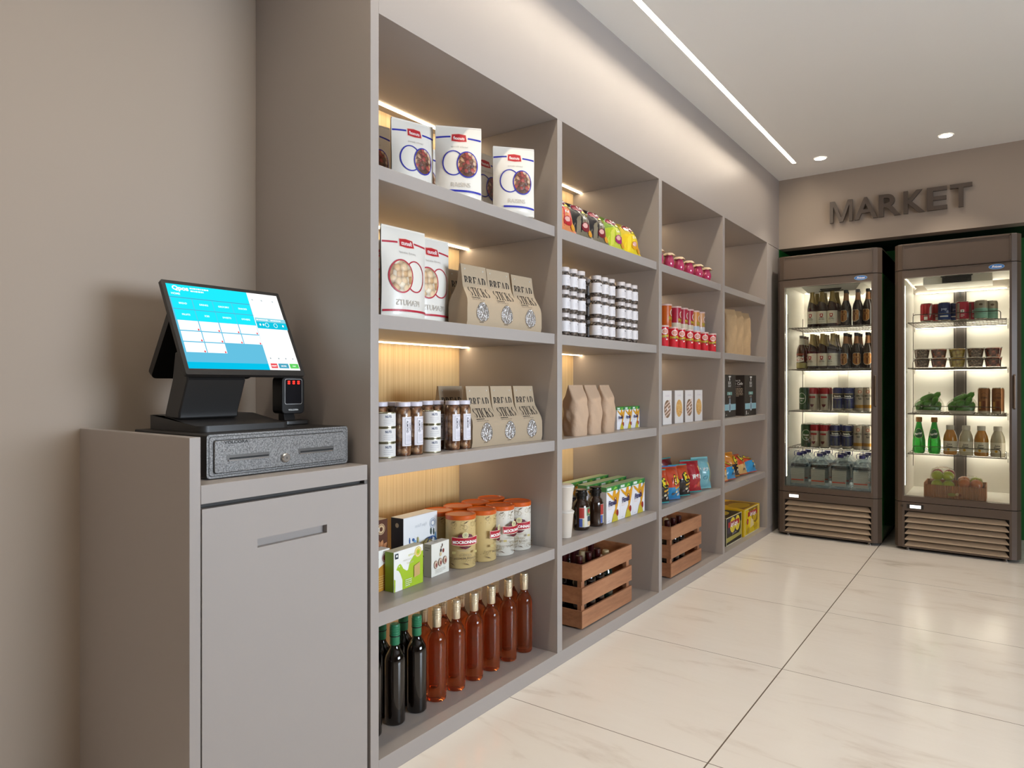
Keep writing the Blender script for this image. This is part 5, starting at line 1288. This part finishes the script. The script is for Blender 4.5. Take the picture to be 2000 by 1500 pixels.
# ================================================= THIRD BAY
def jam():
    r = thing('jam_jar', '', 'jar'); J = C('b83862', .12, 0, .8)
    MB().lathe([(.0001, 0), (.018, 0), (.0225, .005), (.0295, .030), (.0290, .045), (.0225, .064), (.0200, .070), (.0205, .078), (.0001, .078)], J, 24).obj('jar_body', r, ang=60)
    def fr_(u, v):
        a = 2*PI*u; R_ = .003+.0205*min(1, v*1.6) if v < .6 else .0235+.0125*(v-.6)/.4*(1+.25*math.sin(9*a)); z = .088-.002*v if v < .5 else (.087 if v < .55 else .087-.014*(v-.55)/.45-.002*math.sin(9*a)*(v > .7))
        return (R_*math.cos(a), R_*math.sin(a), z)
    MB().grid(fr_, 54, 9, C('d8c0a0', .7, bump=.2)).obj('cloth_cover', r, ang=80)
    MB().lathe([(.0224, .073), (.0238, .074), (.0224, .0755)], C('9c7a50', .6), 20).obj('string', r); return r
JJ = Kind(jam)
for i, y in enumerate((3.30, 3.440, 3.580, 3.722, 3.865, 4.000)): JJ.put('round raspberry-pink jam jar with cream cloth cover, top shelf of third bay, %s' % nth(i, 6), (-.060, y, L1), i*.9, 'jam jars on the top shelf of the third bay')
def tube_can(rad, H, body, upper=None, artf=None, nm='crisp_can'):
    def mk():
        r = thing(nm, '', 'snack can')
        MB().lathe([(.0001, 0), (rad, 0), (rad+.0008, .001), (rad+.0008, .004), (rad, .005), (rad, H*.62, upper or body), (rad, H-.006, upper or body), (.0001, H-.006)], body, 24).obj('tube_body', r, ang=50)
        MB().lathe([(rad+.001, H-.009), (rad+.0018, H-.008), (rad+.0018, H-.001), (rad, H), (.0001, H)], C('d8b8b0', .35), 24).obj('lid', r, ang=40)
        a = Art(); artf(a); MB().art(a, cyl(rad), du=.005, step=.0002).obj('print', r); return r
    return Kind(mk)
def ap(z, s, inner='c98a78'):
    def f(a):
        a.ell(0, z+.026*s, .018*s, .0155*s, C('f0e8e4', .4), 20); a.ell(0, z+.026*s, .0145*s, .012*s, C(inner, .4), 18)
        a.text('Pringles', 0, z-.004*s, .022*s, C('2c2414', .4), sx=.72, bold=.07, rot=8); a.text('Pringles', 0, z-.004*s, .022*s, C('e0c838', .4), sx=.72, bold=.02, rot=8)
        a.ell(.010*s, z-.015*s, .006*s, .004*s, C('f0d8d0', .4), 10)
    return f
PS_ = tube_can(.0275, .110, C('c41428', .35, 0, .3), None, ap(.052, 1.0))
for i, y in enumerate((3.340, 3.468, 3.570, 3.688, 3.798, 3.922, 4.055)): PS_.put('short red crisp can, front row of second shelf in third bay, %s' % nth(i, 7), (-.048, y, L2), -.80, 'short red crisp cans')
def ap2(z, s):
    g_ = ap(z, s, 'a86a4a')
    def f(a): g_(a); a.ell(0, z-.065, .024, .020, C('e0c8a0', .45), 16); a.ell(.006, z-.062, .014, .010, C('d89a4a', .45), 12)
    return f
talls = [('orange', 'c8601c', 'c8601c', 3.385), ('orange', 'c8601c', 'c8601c', 3.555), ('deep red', '8c1a24', '8c1a24', 3.60), ('red and cream', 'd8ccb4', 'b01c38', 3.690), ('red and cream', 'd8ccb4', 'b01c38', 3.790), ('red and cream', 'd8ccb4', 'b01c38', 3.880), ('pale blue', 'c4ccd8', 'd8924a', 3.975), ('white and peach', 'd8d4d4', 'd8a070', 4.065)]
for i, (nm, c1, c2, y) in enumerate(talls):
    K = tube_can(.0355, .245, C(c1, .35, 0, .3), C(c2, .35, 0, .3), ap2(.165, 1.3)); xx = -.130 if i != 2 else -.215
    K.put('tall %s crisp can behind the short red ones, %s' % (nm, nth(i, 8)), (xx, y, L2), .35, 'tall crisp cans')
def f_cook(kind_):
    def f(a):
        a.rect(-.052, .0, .052, .18, C('e6e0dc', .5)); a.text('COOKIES', 0, .150, .012, C('c8b4c4', .5))
        a.ell(0, .083, .040, .048, C('8a6a50', .5) if kind_ else C('e0b068', .5), 28)
        if kind_:
            for t in (-.028, -.008, .012, .032): a.poly([(-.034, .083+t-.020), (-.034, .083+t-.012), (.034, .083+t+.020), (.034, .083+t+.010)], C('e0c4b4', .5))
            a.ell(0, .083, .008, .009, C('e6e0dc', .5), 12)
        else:
            rnd = random.Random(2)
            for _ in range(26): an = rnd.uniform(0, 6.3); q = rnd.uniform(.2, .9); a.ell(.040*q*math.cos(an), .083+.048*q*math.sin(an), .004, .003, C(rnd.choice(['f0d8a0', 'c47a3a', 'd89a50']), .5), 6)
    return f
for i, y in enumerate((3.458, 3.620, 3.770, 3.920)):
    carton('cookie_carton', 'box', .110, .182, .050, C('e2dcd8', .5), C('a8a2a0', .5), f_cook(1-i % 2), None, None, 'upright white carton with a round %s, third shelf of third bay, %s' % (('striped cookie', 'golden cookie')[i % 2], nth(i, 4)), (-.076, y, L3), YW(-2), 'white cookie cartons')
# snack bags of the third and fourth bays
def a_chee(a):
    a.ell(.006, .105, .026, .030, C('1c1a18', .35)); a.ell(.006, .105, .022, .026, G('e6d838')); a.text('C', .004, .086, .048, C('1c1a18', .35), sx=.8, bold=.03); a.text('hee', .040, .092, .022, G('e6d838'), sx=.8, bold=.03)
    a.poly([(.0, .064), (.04, .076), (.042, .068), (.004, .056)], G('e0a82c'))
    for u, v, c_ in ((.02, .04, 'd8d0b0'), (.045, .05, 'e0b050'), (.0, .03, '5a5a5c'), (.04, .025, 'c9c0b8')): a.ell(u, v, .010, .007, G(c_), 10)
def a_wop(a): a.text('wow', .016, .078, .050, W_, sx=1.0, bold=.05); a.poly([(.02, .150), (.05, .150), (.055, .115), (.035, .120)], G('e0c070')); a.ell(.035, .045, .020, .016, G('c8502c'), 14); a.ell(.005, .035, .012, .010, G('d03a44'), 12)
def a_wol(a): a.text('wow', .0, .105, .040, C('e0e8ec', .4), sx=1.0, bold=.04); a.ring(-.006, .065, .018, .012, .005, G('3f8aa8')); a.poly([(.02, .16), (.05, .15), (.05, .03), (.035, .05)], G('c9c48c')); 
TEAL = G('3f9a98')
KC = chips(.140, .178, .115, G('1c1a1c'), G('c84a24'), .50, a_chee, TEAL); KCb = chips(.140, .184, .115, G('2f8ac0'), G('c84828'), .33, a_chee, G('4a78b0')); KR_ = chips(.145, .188, .110, G('a81c2c'), G('a81c2c'), .5, a_wop, TEAL); KBL = chips(.140, .190, .105, G('7ab8c4'), G('7ab8c4'), .5, a_wol, G('8ac8cc'))
gp = 'snack bags on the fourth shelf of the third bay'
for K, y, nm in ((KC, 3.37, 'orange and black snack bag, at the left divider'), (KCb, 3.520, 'orange and blue snack bag, second from left'), (KC, 3.665, 'orange and black snack bag in the middle'), (KR_, 3.835, 'deep red snack bag'), (KBL, 4.005, 'pale blue snack bag at the right end')):
    K.put('%s, front of fourth shelf, third bay' % nm, (-.085, y, L4+.004), YW(-26), gp, tilt=(0, -.16))
KDR = chips(.135, .190, .080, G('6a1c24'), G('7a2028'), .5, a_wop, TEAL)
for i, y in enumerate((3.43, 3.57, 3.70, 3.84)): KDR.put('dark red teal-sealed snack bag, back row of fourth shelf, third bay, %s' % nth(i, 4), (-.235, y, L4+.004), YW(-5), gp, tilt=(0, -.1))
gp = 'snack bags on the fourth shelf of the fourth bay'
KO = chips(.150, .150, .085, G('d8b070'), G('d0461c'), .42, a_chee, G('b8401c')); KY = chips(.150, .170, .085, G('2c2428'), G('d88a1c'), .45, a_chee, G('d08a24')); KBO = chips(.140, .120, .080, G('2f90c8'), G('cc4420'), .62, a_chee, G('c04018'))
for K, y, x, nm, tl in ((KO, 4.300, -.065, 'orange and cream snack bag, leftmost', -.35), (KBO, 4.450, -.060, 'blue-bottomed snack bag, left one', -.45), (KY, 4.600, -.085, 'black and amber snack bag in the middle', -.35), (KO, 4.745, -.075, 'orange and cream snack bag, right of the middle', -.5), (KBO, 4.920, -.060, 'blue-bottomed snack bag, right one', -.6)):
    K.put('%s, fourth shelf of farthest bay' % nm, (x, y, L4+.010), YW(-10), gp, tilt=(0, tl))
for i, (y, z) in enumerate(((4.36, .075), (4.52, .070), (4.68, .060))): KO.put('orange snack bag lying behind the front ones, farthest bay, %s' % nth(i, 3), (-.205, y, L4+.012), YW(0), gp, tilt=(0, -.25))

# ================================================= FOURTH BAY
TB_ = paper_bag(.112, .300, .050, 'b89a74', 12, top=.06, amp=.002)
for i, y in enumerate((4.500, 4.640, 4.800)): TB_.put('tall flat kraft paper bag, second shelf of farthest bay, %s' % nth(i, 3), (-.085, y, L2), YW(-20), 'kraft bags in the farthest bay')
def f_tea(a):
    a.rect(-.131, .0005, .131, .2775, C('2c2521', .5)); LBt = C('8ab4c0', .5); a.rect(-.12, .045, .131, .085, LBt); a.ell(.01, .065, .026, .032, C('b9c4cc', .5), 16); a.ell(.01, .065, .018, .024, C('6a8494', .5), 14); a.ell(.01, .105, .014, .020, C('7a8a98', .5), 12)
    a.rect(-.045, .145, .052, .165, C('6f9a94', .5)); a.text('TEA', 0, .148, .016, W_); a.text('BLEND', 0, .128, .015, C('c9b8b0', .5)); a.text('BOX', 0, .215, .028, W_, sx=.9); a.text('ROAST', 0, .198, .018, W_); a.rect(-.004, .240, .008, .270, W_); a.rect(-.020, .262, .024, .270, W_); a.rect(-.105, .010, -.095, .035, W_); a.text('cafe', -.065, .012, .014, W_)
def s_tea(a):
    a.text('Blended &', -.060, .235, .017, W_, sx=.9); a.text('Tea & Cafe', -.060, .212, .026, W_, sx=.8, bold=.02, shear=.2); a.text('COFFEE BOX', -.060, .196, .012, C('c9b8b0', .5)); a.lines(-.108, .184, .098, 7, .0085, .0048, C('c9b49a', .5))
TEA = carton('tea_box', 'box', .262, .278, .120, C('352c27', .5), None, f_tea, s_tea, None, kind=True)
TEA.put('dark brown tea box with pale blue band, third shelf of farthest bay, right one', (-.042, 4.812, L3), 0, 'dark tea boxes')
TEA.put('dark brown tea box half hidden by the divider, third shelf of farthest bay, left one', (-.070, 4.450, L3), 0, 'dark tea boxes')
def f_lay(main, dark):
    def f(a):
        a.rect(-.155, .0, .155, .178, C('e0dcc0', .45)); a.rect(-.150, .005, .150, .174, main); YL = C('d8c43a', .45)
        if dark:
            a.poly([(-.15, .05), (.10, .05), (.13, .075), (.13, .12), (.15, .12), (.15, .03), (-.15, .02)], C('a8a04a', .45)); a.rect(-.13, .075, .105, .172, C('3c3444', .45)); a.ell(-.03, .12, .055, .050, YL, 20); a.ell(.065, .12, .050, .050, YL, 20)
            a.wave(-.12, .10, lambda u: .112, .034, C('a82028', .45), 4); a.text("Lay's Lay's", -.005, .112, .040, W_, sx=.85, bold=.04, rot=-2); a.text('Limon Taco', .0, .060, .018, C('c9c0cc', .45), rot=2)
        else:
            a.poly([(-.08, .174), (.13, .174), (.13, .075), (.085, .060), (-.03, .09)], C('8a6a20', .45)); a.ell(.06, .12, .05, .045, C('c9a81c', .45), 20); a.wave(-.09, .12, lambda u: .122, .032, C('a82028', .45), 4); a.text("Lay's Lay's", .02, .122, .038, W_, sx=.85, bold=.04, rot=-3)
            a.ell(-.05, .085, .055, .040, C('e8cc20', .45), 20); a.poly([(-.03, .110), (.03, .085), (.04, .05), (-.045, .04)], C('dcc890', .45)); a.ell(-.10, .092, .020, .020, C('b01c28', .45), 14); a.text('S', -.10, .082, .024, W_); a.ell(-.09, .03, .03, .02, C('b8981c', .45), 12); a.ell(.08, .04, .04, .02, C('c0a020', .45), 12)
    return f
carton('crisp_carton', 'box', .310, .178, .380, C('d8b414', .45), C('3a3a2c', .45), f_lay(C('1c1a14', .45), True), None, lambda a: (a.rect(-.15, .004, .15, .376, C('25221c', .45)), a.ell(0, .1, .10, .06, C('c0a82c', .45), 16), a.rect(-.15, .2, .15, .22, C('8a9a3c', .45))), 'black and green crisp carton at the bottom of the farthest bay', (-.046, 4.474, L5), 0, 'crisp cartons in the farthest bay')
carton('crisp_carton', 'box', .365, .181, .380, C('dcb814', .45), C('d0b018', .45), f_lay(C('d8bc18', .45), False), None, lambda a: (a.rect(-.18, .004, .18, .376, C('e0bc18', .45)), a.poly([(-.15, .01), (.15, .01), (.15, .20), (.0, .24)], C('8a6420', .45)), a.ell(0, .09, .12, .07, C('c0a020', .45), 16)), 'yellow crisp carton at the bottom right of the farthest bay', (-.040, 4.838, L5), 0, 'crisp cartons in the farthest bay')
